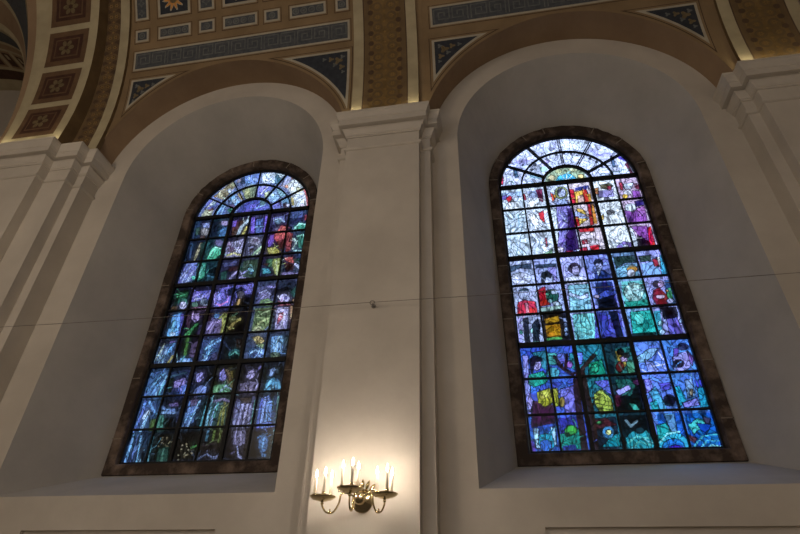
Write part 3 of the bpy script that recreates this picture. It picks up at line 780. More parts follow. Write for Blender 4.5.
  ('P','-629,3410 -426,3427 -368,3034 -559,3051','103844',0),
  ('P','-554,3296 -417,3318 -409,3211 -533,3205','0c1418',1),
  ('L','-552,3155 -416,3107',14,'2c7890'),
  ('P','-321,4208 -244,4318 -117,4343 -142,3973 -292,3990','5c2c18',1),
  ('L','-179,3997 -136,4186 -45,4314',34,'b8c8d8'),
  ('L','-80,3985 -35,4174',22,'d8c848'),
  ('P','-351,4351 -251,4351 -253,4200 -321,4208','7c3cd0',1),
  ('P','-354,3825 -31,3904 34,3489 -321,3525','9088b0',0),
  ('P','-61,3794 -65,3760 -88,3738 -126,3733 -167,3746 -201,3775 -219,3811 -215,3844 -191,3866 -154,3872 -112,3858 -78,3829','c0b8e0',1),
  ('P','-155,3673 -158,3644 -180,3624 -214,3620 -252,3632 -283,3657 -299,3688 -296,3718 -274,3737 -240,3741 -202,3729 -171,3704','6c4c70',1),
  ('L','-280,3557 -162,3600 -5,3529',22,'d0c470'),
  ('P','-1,3620 -6,3595 -28,3578 -62,3575 -99,3586 -129,3608 -144,3635 -140,3660 -117,3677 -83,3680 -46,3669 -16,3647','d4d0f0',1),
  ('P','-254,3796 -255,3769 -267,3751 -289,3747 -313,3756 -335,3778 -347,3805 -346,3832 -333,3850 -312,3855 -287,3845 -266,3823','b498c8',1),
  ('P','-341,3400 -63,3427 -73,3320 -289,3306','484c80',1),
  ('P','-193,3297 22,3311 12,3207 -190,3208','401c20',1),
  ('L','-148,3014 -68,3145 -16,3192',22,'a898d0'),
  ('P','-329,3204 -209,3228 -195,3018 -289,3027','285c54',1),
  ('P','-34,3281 89,3287 98,3164 4,3173','1c4c3c',1),
  ('P','181,3036 175,3012 152,2997 116,2994 77,3004 46,3024 32,3049 37,3073 60,3088 97,3091 135,3081 166,3061','a89ce0',1),
  ('P','14,4366 372,4383 396,3950 73,3967','1c1438',0),
  ('P','10,4386 91,4397 151,3978 76,3986','7034d8',1),
  ('P','289,4393 372,4383 396,3950 315,3959','6c30dc',1),
  ('P','119,4333 264,4344 277,4176 138,4173','3c64b8',1),
  ('P','155,4132 284,4136 295,3981 173,3983','4870c0',1),
  ('L','135,4154 297,4154',14,'88b8e0'),
  ('P','31,3934 367,3934 390,3524 98,3499','50506c',0),
  ('P','299,3810 294,3762 263,3730 214,3722 160,3741 115,3781 92,3832 96,3881 128,3914 177,3921 232,3902 277,3861','a098b4',1),
  ('P','254,3833 252,3811 238,3796 217,3792 193,3801 173,3820 163,3843 165,3866 178,3881 200,3885 224,3876 244,3857','706080',1),
  ('P','91,3702 193,3746 215,3542 110,3516','9c98c4',1),
  ('L','203,3525 294,3625 345,3693',24,'b8dcb0'),
  ('L','279,3535 339,3639',14,'e0f0c0'),
  ('P','114,3662 191,3672 192,3581 141,3568','402018',1),
  ('P','52,3414 330,3422 369,3034 91,3060','384c38',0),
  ('P','162,3244 253,3253 301,3161 229,3133','88c8d8',1),
  ('P','195,3154 285,3162 267,3095','284878',1),
  ('L','96,3268 179,3401',20,'58685c'),
  ('L','77,3130 157,3192',18,'8c84c4'),
  ('P','392,4360 749,4356 779,3926 412,3948','28204c',0),
  ('P','445,4334 670,4346 707,4204 550,4183 474,4153','6868b8',1),
  ('P','636,4232 630,4197 606,4174 568,4169 527,4184 494,4213 478,4251 483,4286 508,4309 546,4314 587,4299 620,4269','7494b0',1),
  ('L','472,4271 596,4304 674,4208',14,'b0c4e8'),
  ('P','448,3925 541,3934 559,3726 463,3644','6c28c0',1),
  ('P','548,3990 637,4134 738,4103 785,3925 741,3762 601,3758 538,3859','d42018',1),
  ('P','520,4070 589,4140 630,4077 564,3988','5c5c78',1),
  ('P','614,3775 780,3813 828,3587 671,3604','601018',1),
  ('P','447,3645 603,3647 730,3525 506,3476','b4a428',1),
  ('P','466,3625 542,3635 589,3540 499,3520','d8cc60',0),
  ('L','608,3323 687,3211 742,3051',28,'b8c850'),
  ('P','597,3395 749,3398 772,3048 678,3074 610,3253','9ca440',1),
  ('L','664,3353 724,3070',14,'e4ecb0'),
  ('P','428,3218 551,3206 615,3097 464,3094','249cb0',1),
  ('P','472,3408 597,3395 610,3218 499,3246','3c6c50',1),
  ('P','428,3306 534,3313 533,3226','502828',1),
  ('P','774,3965 891,3913 896,3544 808,3517','9c1418',1),
  ('P','795,3393 944,3414 1012,3249 867,3315','d43c18',1),
  ('P','809,3304 1015,3231 1001,3112 868,3107','381008',1),
  ('P','794,3097 958,3099 1130,3032 1124,2965 828,2975','8878b0',1),
  ('L','1027,3247 1132,3134 1120,2999',24,'c8c8f0'),
  ('P','967,3358 1087,3364 1088,3241 1010,3266','184c40',1),
  ('P','804,4310 1102,4353 1118,3963 819,3978','1c2858',0),
  ('P','883,4086 1033,4146 1129,4076 1117,3971 913,3979','1c9c7c',1),
  ('L','880,3990 971,4134 1117,4097',14,'a8e8d8'),
  ('P','806,4409 994,4446 1031,4283 842,4266','384c88',0),
  ('P','975,3866 1092,3872 1123,3556 1028,3584','147c64',1),
  ('L','906,3799 993,3734 937,3576',16,'c0dcd0'),
  ('L','977,3847 1099,3871 1124,3665',14,'98e0c8'),
  ('L','958,3537 1112,3521',16,'a0ccc8'),
  ('P','1058,4319 1121,4331 1124,4174 1073,4199','a01830',0),
  ('P','-1101,2861 -829,2892 -759,2501 -1079,2492','0c1c18',0),
  ('P','-1057,2822 -836,2856 -824,2749 -977,2709','14683c',1),
  ('P','-789,2641 -790,2596 -818,2566 -864,2558 -917,2574 -963,2610 -989,2658 -988,2703 -961,2734 -914,2742 -860,2726 -815,2689','187c64',1),
  ('P','-800,2583 -799,2546 -818,2519 -852,2512 -891,2525 -925,2555 -946,2595 -946,2633 -927,2660 -894,2667 -854,2654 -820,2623','c4bcec',1),
  ('L','-1025,2766 -872,2806',12,'38b878'),
  ('P','-1071,2577 -959,2586 -950,2492 -1063,2491','503820',1),
  ('P','-781,2834 -411,2856 -381,2660 -734,2654','5448b8',0),
  ('L','-724,2741 -605,2784 -525,2724 -415,2803',20,'a898f0'),
  ('L','-677,2684 -554,2709',16,'d0c8fc'),
  ('P','-398,2610 -401,2572 -425,2547 -465,2540 -509,2553 -547,2584 -568,2624 -567,2661 -542,2688 -502,2694 -457,2680 -419,2649','8c98b0',1),
  ('P','-414,2621 -414,2601 -425,2587 -443,2582 -464,2590 -482,2606 -492,2628 -492,2648 -482,2663 -463,2667 -442,2660 -424,2643','344458',1),
  ('P','-591,2574 -592,2546 -608,2528 -636,2522 -667,2532 -694,2554 -709,2583 -709,2611 -692,2630 -665,2635 -633,2625 -606,2602','588470',1),
  ('P','-702,2531 -576,2538 -575,2470 -703,2473','88486c',1),
  ('P','-576,2538 -365,2522 -365,2454 -559,2469','a878a8',1),
  ('P','-1187,2415 -1026,2420 -988,2005 -1079,1995','18141c',0),
  ('P','-1021,2403 -855,2441 -786,2385 -780,1991 -967,1988 -1023,2072 -999,2267','2c94d8',1),
  ('L','-953,2330 -928,2017',18,'7cd0f4'),
  ('L','-890,2393 -837,2027',16,'50a8ec'),
  ('P','-867,2425 -795,2419 -717,1987 -778,1985','3828a0',1),
  ('P','-848,2044 -850,2025 -867,2012 -894,2009 -925,2016 -950,2032 -963,2052 -961,2071 -944,2084 -917,2087 -886,2080 -861,2064','b8d4f0',1),
  ('P','-764,2400 -433,2409 -371,1964 -728,1972','140c18',0),
  ('P','-665,2409 -517,2405 -496,2280 -563,2236 -638,2307','b894d8',1),
  ('L','-618,2389 -551,2251',12,'503870'),
  ('L','-626,1997 -581,2123 -523,2200',24,'2c9c48'),
  ('L','-678,2016 -620,2093',16,'4cc868'),
  ('P','-471,2180 -396,2191 -375,1980 -465,1970','3c2c50',1),
  ('P','-760,2383 -673,2393 -617,2141 -679,2081','4c2c44',1),
  ('P','-1112,1792 -799,1945 -765,1496 -1065,1483','2c4c78',0),
  ('L','-1006,1540 -1011,1817',13,'a0c0d8'),
  ('L','-939,1521 -938,1781',13,'88b4d8'),
  ('L','-889,1716 -824,1867',24,'48a8e8'),
  ('L','-857,1501 -793,1649',22,'b8a848'),
  ('L','-1071,1604 -998,1879',12,'c4ccb8'),
  ('L','-912,1905 -821,1915',14,'7c58b4'),
  ('P','-762,1927 -379,1933 -373,1489 -734,1494','181420',0),
  ('L','-613,1948 -585,1667',24,'4c8430'),
  ('P','-526,1848 -417,1904 -377,1624 -507,1602','584468',1),
  ('P','-728,1524 -645,1610 -461,1599 -400,1499','5094dc',1),
  ('L','-686,1537 -576,1575 -442,1523',16,'98c8f4'),
  ('L','-592,1637 -613,1547',14,'48a0a8'),
  ('P','-349,2797 -38,2841 20,2491 -296,2499','6c60d8',0),
  ('P','-177,2818 -1,2820 12,2680 -117,2690','0c1438',1),
  ('L','-284,2583 -159,2522 -18,2596',18,'c06cc0'),
  ('P','-188,2696 -187,2655 -201,2626 -228,2617 -260,2630 -288,2663 -306,2706 -308,2748 -293,2778 -266,2787 -234,2773 -206,2740','8c88f0',1),
  ('L','-146,2607 -5,2612',16,'d87088'),
  ('P','-361,2781 -316,2794 -276,2549 -304,2534','9c8cf4',1),
  ('P','-368,2271 -94,2366 -38,1973 -313,1976','584878',0),
  ('L','-262,2020 -198,2209 -127,2237',20,'9c84bc'),
  ('L','-309,2087 -245,2213',16,'a890d0'),
  ('L','-180,1999 -120,2139',14,'786090'),
  ('P','-252,2378 -165,2405 -154,2288 -231,2284','3c88c8',1),
  ('L','-74,2348 -42,2133 -48,2022',30,'b0a430'),
  ('P','-413,2390 -272,2396 -285,2248 -360,2237','301418',0),
  ('P','-371,1901 -27,1925 43,1480 -313,1486','28487c',0),
  ('L','-226,1496 -194,1735',24,'4c9ce0'),
  ('L','-232,1768 -47,1880',20,'70b4ec'),
  ('L','-294,1529 -203,1584',20,'88b8f0'),
  ('L','-170,1888 -255,1739',16,'88c8f4'),
  ('P','-142,1640 -20,1694 6,1512 -125,1505','383858',1),
  ('P','-264,2872 -13,2903 42,2483 -173,2466','5c54c8',0),
  ('P','-174,2828 -22,2868 -5,2709 -114,2701','0c1434',1),
  ('L','-189,2535 -75,2594',18,'c86cb4'),
  ('P','19,2900 353,2906 398,2488 94,2462','6458c8',0),
  ('P','65,2448 86,2650 249,2705 376,2694 392,2439 308,2395 207,2437','0c0a10',1),
  ('P','22,2812 121,2874 232,2794 162,2747 49,2757','060810',1),
  ('P','218,2701 216,2663 196,2637 163,2630 126,2643 94,2673 77,2713 78,2751 99,2777 132,2785 170,2771 201,2740','5c545c',1),
  ('L','118,2494 141,2611',22,'c89c3c'),
  ('P','-63,2391 398,2405 390,1970 -31,1967','0e0a0c',0),
  ('P','132,2426 380,2423 377,2194 185,2240','141018',1),
  ('L','80,2086 133,2195 216,2238',30,'a89438'),
  ('P','22,2285 137,2326 145,2211 59,2184','686838',1),
  ('L','-135,2297 -55,2357 -14,2029',26,'94983c'),
  ('L','78,2314 146,2358',18,'4c6c50'),
  ('P','19,1948 396,1938 426,1482 65,1533','181c20',0),
  ('P','381,1603 377,1550 344,1513 291,1502 232,1520 182,1562 156,1617 159,1671 192,1709 246,1720 306,1702 355,1659','246468',1),
  ('P','349,1590 346,1552 324,1525 288,1517 247,1529 213,1560 195,1600 197,1638 219,1666 256,1674 297,1661 331,1630','142428',1),
  ('L','194,1615 256,1671 343,1606',12,'58b0a0'),
  ('L','5,1871 175,1706',18,'2c3c5c'),
  ('P','227,1887 363,1878 354,1695 259,1731','2c1c14',1),
  ('P','430,2829 771,2852 784,2474 448,2468','54548c',0),
  ('P','679,2652 676,2594 648,2554 604,2543 555,2562 513,2608 490,2668 492,2726 519,2767 564,2779 614,2759 656,2712','7c74a8',1),
  ('P','495,2464 521,2580 640,2604 745,2528 741,2455','7c9c60',1),
  ('L','481,2720 582,2763 676,2669',12,'b8b8ec'),
  ('L','602,2831 732,2803',18,'a49cf0'),
  ('P','656,2792 779,2799 782,2677 694,2651','101428',1),
  ('L','567,2492 698,2532',12,'b8d490'),
  ('P','458,2417 761,2426 790,1974 462,1981','647848',0),
  ('L','513,2281 611,2323 695,2365',20,'a4b480'),
  ('L','508,2056 591,2178 705,2218',20,'b8c080'),
  ('L','650,2015 713,2169',20,'98a868'),
  ('P','672,2302 670,2282 657,2269 636,2265 614,2272 596,2288 587,2308 589,2328 602,2341 623,2345 645,2338 663,2322','48503c',1),
  ('L','479,2382 595,2242',12,'34402c'),
  ('P','469,2027 608,2081 641,1978 471,1980','c0c090',0),
  ('L','695,2012 744,2071',16,'7c8cb8'),
  ('P','441,1935 768,1929 797,1490 478,1509','344464',0),
  ('P','492,1901 606,1924 727,1824 663,1767 572,1788','c0a860',1),
  ('P','587,1787 720,1778 706,1688 633,1693','8ca068',1),
  ('P','757,1611 748,1558 703,1522 636,1511 564,1530 505,1572 476,1628 484,1681 529,1718 597,1728 670,1709 729,1666','4878b8',1),
  ('P','724,1568 718,1527 687,1499 640,1491 589,1505 547,1537 526,1580 531,1621 562,1650 610,1658 662,1644 703,1611','243c74',1),
  ('L','514,1625 591,1681 719,1613',14,'98c0ec'),
  ('L','587,1547 651,1587 720,1524',12,'78a0dc'),
  ('P','743,2732 918,2804 1034,2742 1033,2639 819,2640','101018',1),
  ('P','1018,2573 1012,2530 983,2500 939,2492 891,2508 852,2543 833,2588 839,2632 868,2662 913,2670 961,2654 999,2618','c4b8ec',1),
  ('P','980,2583 979,2566 969,2554 954,2551 938,2557 925,2570 919,2588 920,2605 930,2616 944,2619 961,2614 974,2600','4830a0',1),
  ('P','855,2502 1039,2487 1063,2429 849,2446','9c2838',1),
  ('P','825,2405 1021,2406 1052,1987 847,1986','b0a8d8',0),
  ('P','871,2303 951,2329 959,2215 910,2148 870,2078','b01838',1),
  ('L','948,2088 994,2277',18,'e4dcf8'),
  ('L','884,2030 924,2154',12,'705894'),
  ('L','995,2375 1017,2021',14,'8c88c0'),
  ('P','1013,2675 1129,2837 1156,2629 1071,2585','2c5c58',0),
  ('P','1160,2511 1156,2491 1140,2478 1116,2474 1091,2482 1071,2498 1062,2519 1066,2539 1082,2552 1105,2556 1131,2548 1150,2532','d8a070',1),
  ('P','1049,2420 1147,2429 1156,2185 1075,2175','b07c50',1),
  ('P','1167,2232 1164,2206 1149,2189 1126,2184 1102,2192 1081,2213 1071,2239 1074,2265 1089,2283 1112,2288 1137,2279 1157,2258','e4b880',1),
  ('P','1056,2160 1128,2171 1125,1982 1067,1980','2c1414',1),
  ('P','817,1894 1006,1903 1038,1594 850,1517','5890c4',0),
  ('L','935,1887 922,1601',13,'b8dcf4'),
  ('L','996,1867 1004,1625',12,'90bce4'),
  ('L','864,1876 874,1633',12,'7cb0e0'),
  ('P','1013,1566 1006,1540 977,1522 935,1517 891,1527 856,1549 840,1576 848,1602 876,1620 918,1625 963,1615 998,1593','4c5c40',1),
  ('L','877,1530 958,1554',12,'a0b088'),
  ('P','1023,1881 1109,1890 1120,1515 1037,1506','182430',0),
  ('L','1138,1888 1116,1738',16,'c0e0d0'),
  ('P','-1097,1380 -797,1433 -730,964 -1122,965','24588c',0),
  ('L','-1056,1027 -953,1254 -835,1383',16,'68b0e0'),
  ('L','-981,1007 -890,1217',16,'4c98d0'),
  ('L','-907,988 -845,1182 -797,1313',16,'88c8ec'),
  ('L','-1092,980 -1010,1156',16,'3474c0'),
  ('L','-843,1001 -813,1213',16,'50b0b8'),
  ('P','-746,1379 -427,1412 -360,963 -679,961','1c2c54',0),
  ('P','-650,1222 -495,1281 -425,1211 -519,1116 -622,1121','8c78c8',1),
  ('P','-558,1135 -387,1192 -377,964 -547,972','2858b8',1),
  ('L','-709,1309 -483,1364',16,'385c74'),
  ('L','-471,1000 -403,1127',14,'5c8ce8'),
  ('P','-752,1277 -669,1290 -643,1073 -695,1043','283820',1),
  ('P','-1094,931 -789,934 -748,468 -1110,465','244874',0),
  ('L','-1082,479 -1025,769 -1042,929',20,'3c74dc'),
  ('L','-969,490 -930,734',24,'88c4f0'),
  ('L','-978,674 -935,750',30,'d0e4fc'),
  ('L','-892,827 -790,713 -695,788',18,'4898d0'),
  ('P','-867,639 -771,651 -748,468 -848,471','587020',1),
  ('L','-973,926 -865,794',16,'50a0d8'),
  ('P','-767,917 -449,919 -387,455 -713,457','181c1c',0),
  ('P','-638,880 -490,889 -456,825 -605,822','7860a4',1),
  ('L','-743,837 -640,770 -489,764',20,'6894dc'),
  ('L','-698,741 -511,724 -431,792',18,'84b0e8'),
  ('P','-768,697 -672,709 -611,478 -728,476','4c9880',1),
  ('P','-629,676 -484,686 -461,488 -590,483','100c08',1),
  ('P','-493,779 -414,792 -392,591 -433,562','2c3858',1),
  ('P','-1117,435 -819,431 -770,19 -1121,13','1c3048',0),
  ('L','-1065,40 -1062,418',15,'5ca8e4'),
  ('L','-1109,27 -1093,315',15,'3c7cc8'),
  ('L','-887,35 -940,399',15,'70bcec'),
  ('L','-980,24 -995,416',15,'406cb0'),
  ('L','-835,20 -841,191',15,'90d0ec'),
  ('P','-899,222 -843,249 -795,47 -829,34','241410',0),
  ('P','-780,409 -379,425 -373,9 -750,4','1c1a14',0),
  ('L','-722,17 -742,393',17,'4c90a0'),
  ('P','-607,213 -454,238 -409,24 -599,29','2c5848',1),
  ('L','-504,26 -526,211',12,'58947c'),
  ('P','-570,293 -570,288 -573,284 -578,283 -584,284 -589,288 -592,293 -592,299 -589,302 -584,303 -578,302 -573,298','8c7c58',0),
  ('P','-539,283 -539,278 -542,275 -548,273 -554,275 -559,279 -562,284 -562,289 -559,293 -554,294 -548,292 -542,288','8c7c58',0),
  ('P','-508,361 -508,356 -512,352 -517,351 -523,353 -528,356 -531,362 -531,367 -528,371 -523,372 -517,370 -511,366','8c7c58',0),
  ('P','-604,251 -604,246 -607,243 -613,241 -619,243 -624,247 -627,252 -627,257 -624,261 -619,262 -613,260 -607,256','8c7c58',0),
  ('P','-579,338 -579,333 -582,330 -587,328 -593,330 -598,334 -601,339 -601,344 -598,348 -593,349 -587,348 -582,344','8c7c58',0),
  ('P','-414,299 -414,294 -417,290 -422,289 -428,291 -433,294 -436,300 -436,305 -433,308 -428,310 -422,308 -417,304','8c7c58',0),
  ('P','-447,299 -447,294 -450,290 -455,289 -461,291 -466,295 -469,300 -469,305 -466,308 -461,310 -455,308 -450,304','8c7c58',0),
  ('P','-502,348 -502,343 -505,339 -510,338 -516,340 -522,344 -525,349 -525,354 -522,358 -516,359 -510,357 -505,354','8c7c58',0),
  ('P','-473,243 -473,238 -476,234 -481,233 -487,235 -492,239 -495,244 -495,249 -492,252 -487,254 -481,252 -476,248','8c7c58',0),
  ('P','-501,262 -501,257 -504,253 -510,252 -516,254 -521,258 -524,263 -524,268 -521,272 -516,273 -510,271 -504,267','8c7c58',0),
  ('P','-499,361 -499,356 -502,352 -507,351 -513,352 -519,356 -522,362 -522,367 -519,370 -513,372 -507,370 -502,366','8c7c58',0),
  ('P','-458,283 -458,278 -461,274 -467,273 -473,274 -478,278 -481,283 -481,288 -478,292 -473,293 -467,292 -461,288','8c7c58',0),
  ('P','-579,368 -579,363 -582,359 -587,358 -593,360 -598,364 -601,369 -601,374 -598,378 -593,379 -587,377 -582,373','8c7c58',0),
  ('P','-441,299 -441,294 -444,291 -449,289 -455,291 -460,295 -463,300 -463,305 -460,309 -455,310 -449,308 -444,305','8c7c58',0),
  ('P','-455,241 -455,236 -458,232 -463,231 -469,233 -474,236 -477,242 -477,247 -474,250 -469,251 -463,250 -458,246','8c7c58',0),
  ('P','-454,235 -454,230 -457,226 -462,225 -468,227 -473,230 -476,235 -476,241 -473,244 -468,245 -462,244 -457,240','8c7c58',0),
  ('P','-173,71 -173,65 -177,61 -182,60 -189,62 -195,66 -198,72 -198,77 -194,81 -188,83 -182,81 -176,77','8c7450',0),
  ('P','-153,35 -153,29 -157,25 -163,24 -169,26 -175,30 -178,35 -178,41 -175,45 -169,46 -162,45 -156,40','a89470',0),
  ('P','-124,259 -124,254 -128,249 -134,248 -140,250 -146,254 -149,260 -149,266 -146,270 -140,271 -133,269 -127,265','a89470',0),
  ('P','-269,231 -269,225 -272,221 -278,220 -285,221 -291,226 -294,232 -294,237 -291,241 -285,243 -278,241 -272,237','8c7450',0),
  ('P','-82,166 -82,161 -86,157 -92,155 -98,157 -104,161 -107,167 -107,173 -104,177 -98,178 -91,176 -85,172','a89470',0),
  ('P','-161,205 -161,199 -165,195 -171,194 -178,195 -183,200 -187,206 -186,211 -183,215 -177,217 -170,215 -164,211','a89470',0),
  ('P','-180,182 -180,177 -183,173 -189,171 -196,173 -202,177 -205,183 -205,189 -201,193 -195,194 -189,193 -183,188','8c7450',0),
  ('P','-197,129 -198,124 -201,120 -207,118 -214,120 -219,124 -223,130 -223,136 -219,140 -213,141 -206,139 -201,135','a89470',0),
  ('P','-127,43 -127,37 -131,33 -137,32 -143,33 -149,37 -152,43 -152,49 -148,53 -143,54 -136,52 -130,48','a89470',0),
  ('P','-105,35 -106,30 -109,26 -115,25 -122,26 -127,30 -130,36 -130,42 -127,46 -121,47 -114,45 -109,41','8c7450',0),
  ('P','-66,18 -66,13 -70,9 -75,7 -82,9 -88,13 -91,19 -91,24 -87,28 -81,30 -75,28 -69,24','a89470',0),
  ('P','-162,242 -162,237 -166,233 -172,231 -178,233 -184,237 -187,243 -187,249 -184,253 -178,254 -171,253 -165,248','a89470',0),
  ('P','-67,25 -67,20 -71,16 -76,14 -83,16 -89,20 -92,26 -92,31 -88,35 -82,37 -76,35 -70,31','8c7450',0),
  ('P','-85,131 -85,125 -89,121 -95,120 -102,121 -107,126 -110,131 -110,137 -107,141 -101,142 -94,141 -88,136','a89470',0),
  ('P','-150,229 -150,223 -154,219 -159,218 -166,220 -172,224 -175,230 -175,235 -171,240 -166,241 -159,239 -153,235','a89470',0),
  ('P','-100,130 -100,124 -104,120 -109,119 -116,120 -122,125 -125,130 -125,136 -121,140 -115,142 -109,140 -103,136','8c7450',0),
  ('P','-249,272 -249,266 -253,262 -259,261 -266,263 -272,267 -275,273 -275,279 -271,283 -265,284 -258,283 -253,278','a89470',0),
  ('P','-66,18 -67,13 -70,9 -76,8 -83,9 -88,13 -91,19 -91,25 -88,29 -82,30 -75,28 -70,24','a89470',0),
  ('P','-235,73 -236,67 -239,63 -245,62 -252,63 -257,68 -261,73 -261,79 -257,83 -251,84 -244,83 -239,78','8c7450',0),
  ('P','-217,247 -217,242 -221,238 -226,236 -233,238 -239,242 -242,248 -242,254 -239,258 -233,259 -226,258 -220,253','a89470',0),
  ('P','-196,80 -196,75 -199,71 -205,69 -212,71 -218,75 -221,81 -221,86 -217,90 -211,92 -205,90 -199,86','a89470',0),
  ('P','-129,274 -129,268 -133,264 -139,263 -145,264 -151,269 -154,275 -154,280 -151,285 -145,286 -138,284 -132,280','8c7450',0),
  ('P','-361,1358 -162,1381 -75,951 -301,929','101418',0),
  ('P','-288,1337 -206,1350 -156,1214 -229,1168 -286,1237','9488dc',1),
  ('P','-264,1336 -263,1312 -274,1296 -293,1290 -315,1298 -335,1316 -347,1340 -347,1364 -336,1381 -317,1386 -295,1379 -275,1360','1c0c0c',1),
  ('P','-289,1008 -216,1118 -98,1112 -79,967 -177,962','6c8cd4',1),
  ('L','-268,991 -174,1084',13,'a8c0f0'),
  ('P','-310,897 -130,905 -147,582 -328,474','3c74b4',0),
  ('L','-302,497 -277,771 -276,896',17,'70a8e0'),
  ('L','-241,510 -186,736 -143,890',15,'90c4ec'),
  ('P','-297,913 -167,923 -177,829 -272,817','6c5480',1),
  ('P','-161,766 -35,854 -23,473 -168,478','14100c',0),
  ('P','-375,411 -16,443 -14,1 -338,-6','1c1814',0),
  ('L','-100,213 -28,240',16,'3c8430'),
  ('P','-169,261 -169,255 -173,251 -179,250 -185,252 -191,256 -194,262 -194,268 -191,272 -185,273 -178,271 -172,267','8c7450',0),
  ('P','-126,186 -127,181 -130,177 -136,175 -143,177 -148,181 -152,187 -151,193 -148,197 -142,198 -135,196 -130,192','b0a07c',0),
  ('P','-48,20 -48,15 -52,11 -57,9 -64,11 -70,15 -73,21 -73,26 -69,30 -63,32 -57,30 -51,26','b0a07c',0),
  ('P','-129,18 -129,12 -132,8 -138,7 -145,8 -150,13 -153,18 -153,24 -150,28 -144,29 -137,27 -132,23','8c7450',0),
  ('P','-235,255 -235,249 -238,245 -244,244 -251,245 -257,250 -260,256 -260,261 -257,265 -251,267 -244,265 -238,261','b0a07c',0),
  ('P','-173,265 -173,259 -177,255 -183,254 -190,255 -195,260 -199,266 -198,271 -195,275 -189,277 -182,275 -176,271','b0a07c',0),
  ('P','-237,170 -237,164 -240,160 -246,159 -253,160 -259,165 -262,170 -262,176 -258,180 -252,181 -246,180 -240,175','8c7450',0),
  ('P','-162,232 -162,226 -166,222 -172,221 -179,223 -184,227 -188,233 -187,239 -184,243 -178,244 -171,242 -165,238','b0a07c',0),
  ('P','-239,53 -239,47 -242,43 -248,42 -255,44 -261,48 -264,54 -264,59 -260,63 -254,65 -248,63 -242,59','b0a07c',0),
  ('P','-173,29 -173,23 -177,19 -183,18 -189,19 -195,24 -198,29 -198,35 -194,39 -189,40 -182,39 -176,34','8c7450',0),
  ('P','-84,173 -84,167 -88,163 -94,162 -100,164 -106,168 -109,174 -109,180 -105,184 -99,185 -93,183 -87,179','b0a07c',0),
  ('P','-171,139 -171,134 -174,130 -180,128 -187,130 -193,134 -196,140 -196,146 -192,150 -186,151 -180,149 -174,145','b0a07c',0),
  ('P','-125,119 -125,113 -129,109 -135,108 -141,110 -147,114 -150,120 -150,125 -147,129 -141,131 -134,129 -128,125','8c7450',0),
  ('P','-142,113 -142,107 -146,103 -152,102 -158,104 -164,108 -167,114 -167,119 -164,123 -158,125 -151,123 -145,119','b0a07c',0),
  ('P','-66,140 -66,134 -69,130 -75,129 -82,130 -88,135 -91,140 -91,146 -87,150 -81,151 -75,150 -69,145','b0a07c',0),
  ('P','-163,88 -164,83 -167,79 -173,77 -180,79 -185,83 -189,89 -188,95 -185,99 -179,100 -172,98 -167,94','8c7450',0),
  ('P','-235,197 -235,191 -239,187 -245,186 -251,188 -257,192 -260,198 -260,203 -257,207 -251,209 -244,207 -238,203','b0a07c',0),
  ('P','-57,136 -57,130 -60,126 -66,125 -73,127 -79,131 -82,137 -82,142 -78,146 -72,148 -65,146 -60,142','b0a07c',0),
  ('P','-186,270 -186,265 -190,260 -196,259 -202,261 -208,265 -211,271 -211,277 -208,281 -202,282 -195,281 -189,276','8c7450',0),
  ('P','-176,124 -177,119 -180,115 -186,113 -193,115 -198,119 -202,125 -202,130 -198,135 -192,136 -185,134 -180,130','b0a07c',0),
  ('P','-261,117 -261,112 -265,108 -271,106 -278,108 -283,112 -287,118 -286,124 -283,128 -277,129 -270,127 -265,123','b0a07c',0),
  ('P','-164,257 -164,251 -168,247 -174,246 -180,248 -186,252 -189,258 -189,264 -186,268 -180,269 -173,267 -167,263','8c7450',0),
  ('P','-340,1371 -158,1395 -75,980 -238,971','101018',0),
  ('P','-310,1319 -219,1365 -160,1261 -241,1182 -284,1218','9890e0',1),
  ('P','-267,1086 -182,1147 -79,1109 -79,996 -242,988','7090d8',1),
  ('P','-24,1405 292,1421 352,977 12,960','26240c',0),
  ('P','175,1344 290,1354 351,1056 282,1076','5c4c10',1),
  ('P','76,1332 130,1396 192,1343 204,1209 151,1179 92,1232','8c80d8',1),
  ('P','42,975 24,1120 134,1148 272,1125 335,977','5c9868',1),
  ('L','147,1018 225,1111 318,1058',14,'a8c0e0'),
  ('L','88,989 95,1101',14,'88c488'),
  ('P','130,1396 218,1375 304,1204 237,1208','70581c',1),
  ('P','24,912 332,914 376,486 13,484','284c4c',0),
  ('L','-39,501 -10,914',18,'3cacc0'),
  ('L','42,498 60,895',18,'74b8d4'),
  ('L','106,496 146,875',18,'88a8dc'),
  ('L','135,645 163,875',18,'5cbcb0'),
  ('L','294,504 264,855',18,'98943c'),
  ('L','233,491 229,794',18,'84842c'),
  ('L','347,547 313,853',18,'403c18'),
  ('L','81,878 238,903 326,868',18,'9c8cbc'),
  ('P','23,445 384,451 414,30 33,25','241c18',0),
  ('L','104,306 104,437',16,'488ca8'),
  ('L','295,286 294,430',18,'6c7430'),
  ('L','195,317 199,434',16,'70882c'),
  ('L','53,66 148,120 270,61',14,'5c6488'),
  ('L','74,235 255,258',16,'382c30'),
  ('L','301,60 319,115',12,'8088b4'),
  ('P','421,1364 740,1430 788,972 437,957','1c1a18',0),
  ('P','541,1341 619,1370 663,1251 603,1189 530,1226','b4a4dc',1),
  ('P','477,1245 475,1344 567,1383 620,1360 538,1324 530,1226','08060a',1),
  ('P','466,971 450,1132 573,1174 707,1152 779,1020 678,962','6c6080',1),
  ('L','669,1009 746,1117',18,'a49cd0'),
  ('L','523,1096 633,1027',14,'94849c'),
  ('L','678,1317 729,1397',16,'7468b0'),
  ('P','434,894 748,927 768,473 440,478','484468',0),
  ('L','468,498 489,861',16,'8888b8'),
  ('L','532,487 559,827',16,'a49ccc'),
  ('L','611,484 627,808',16,'b8b0dc'),
  ('L','689,481 675,806',16,'9c94c8'),
  ('L','741,533 743,865',16,'50a898'),
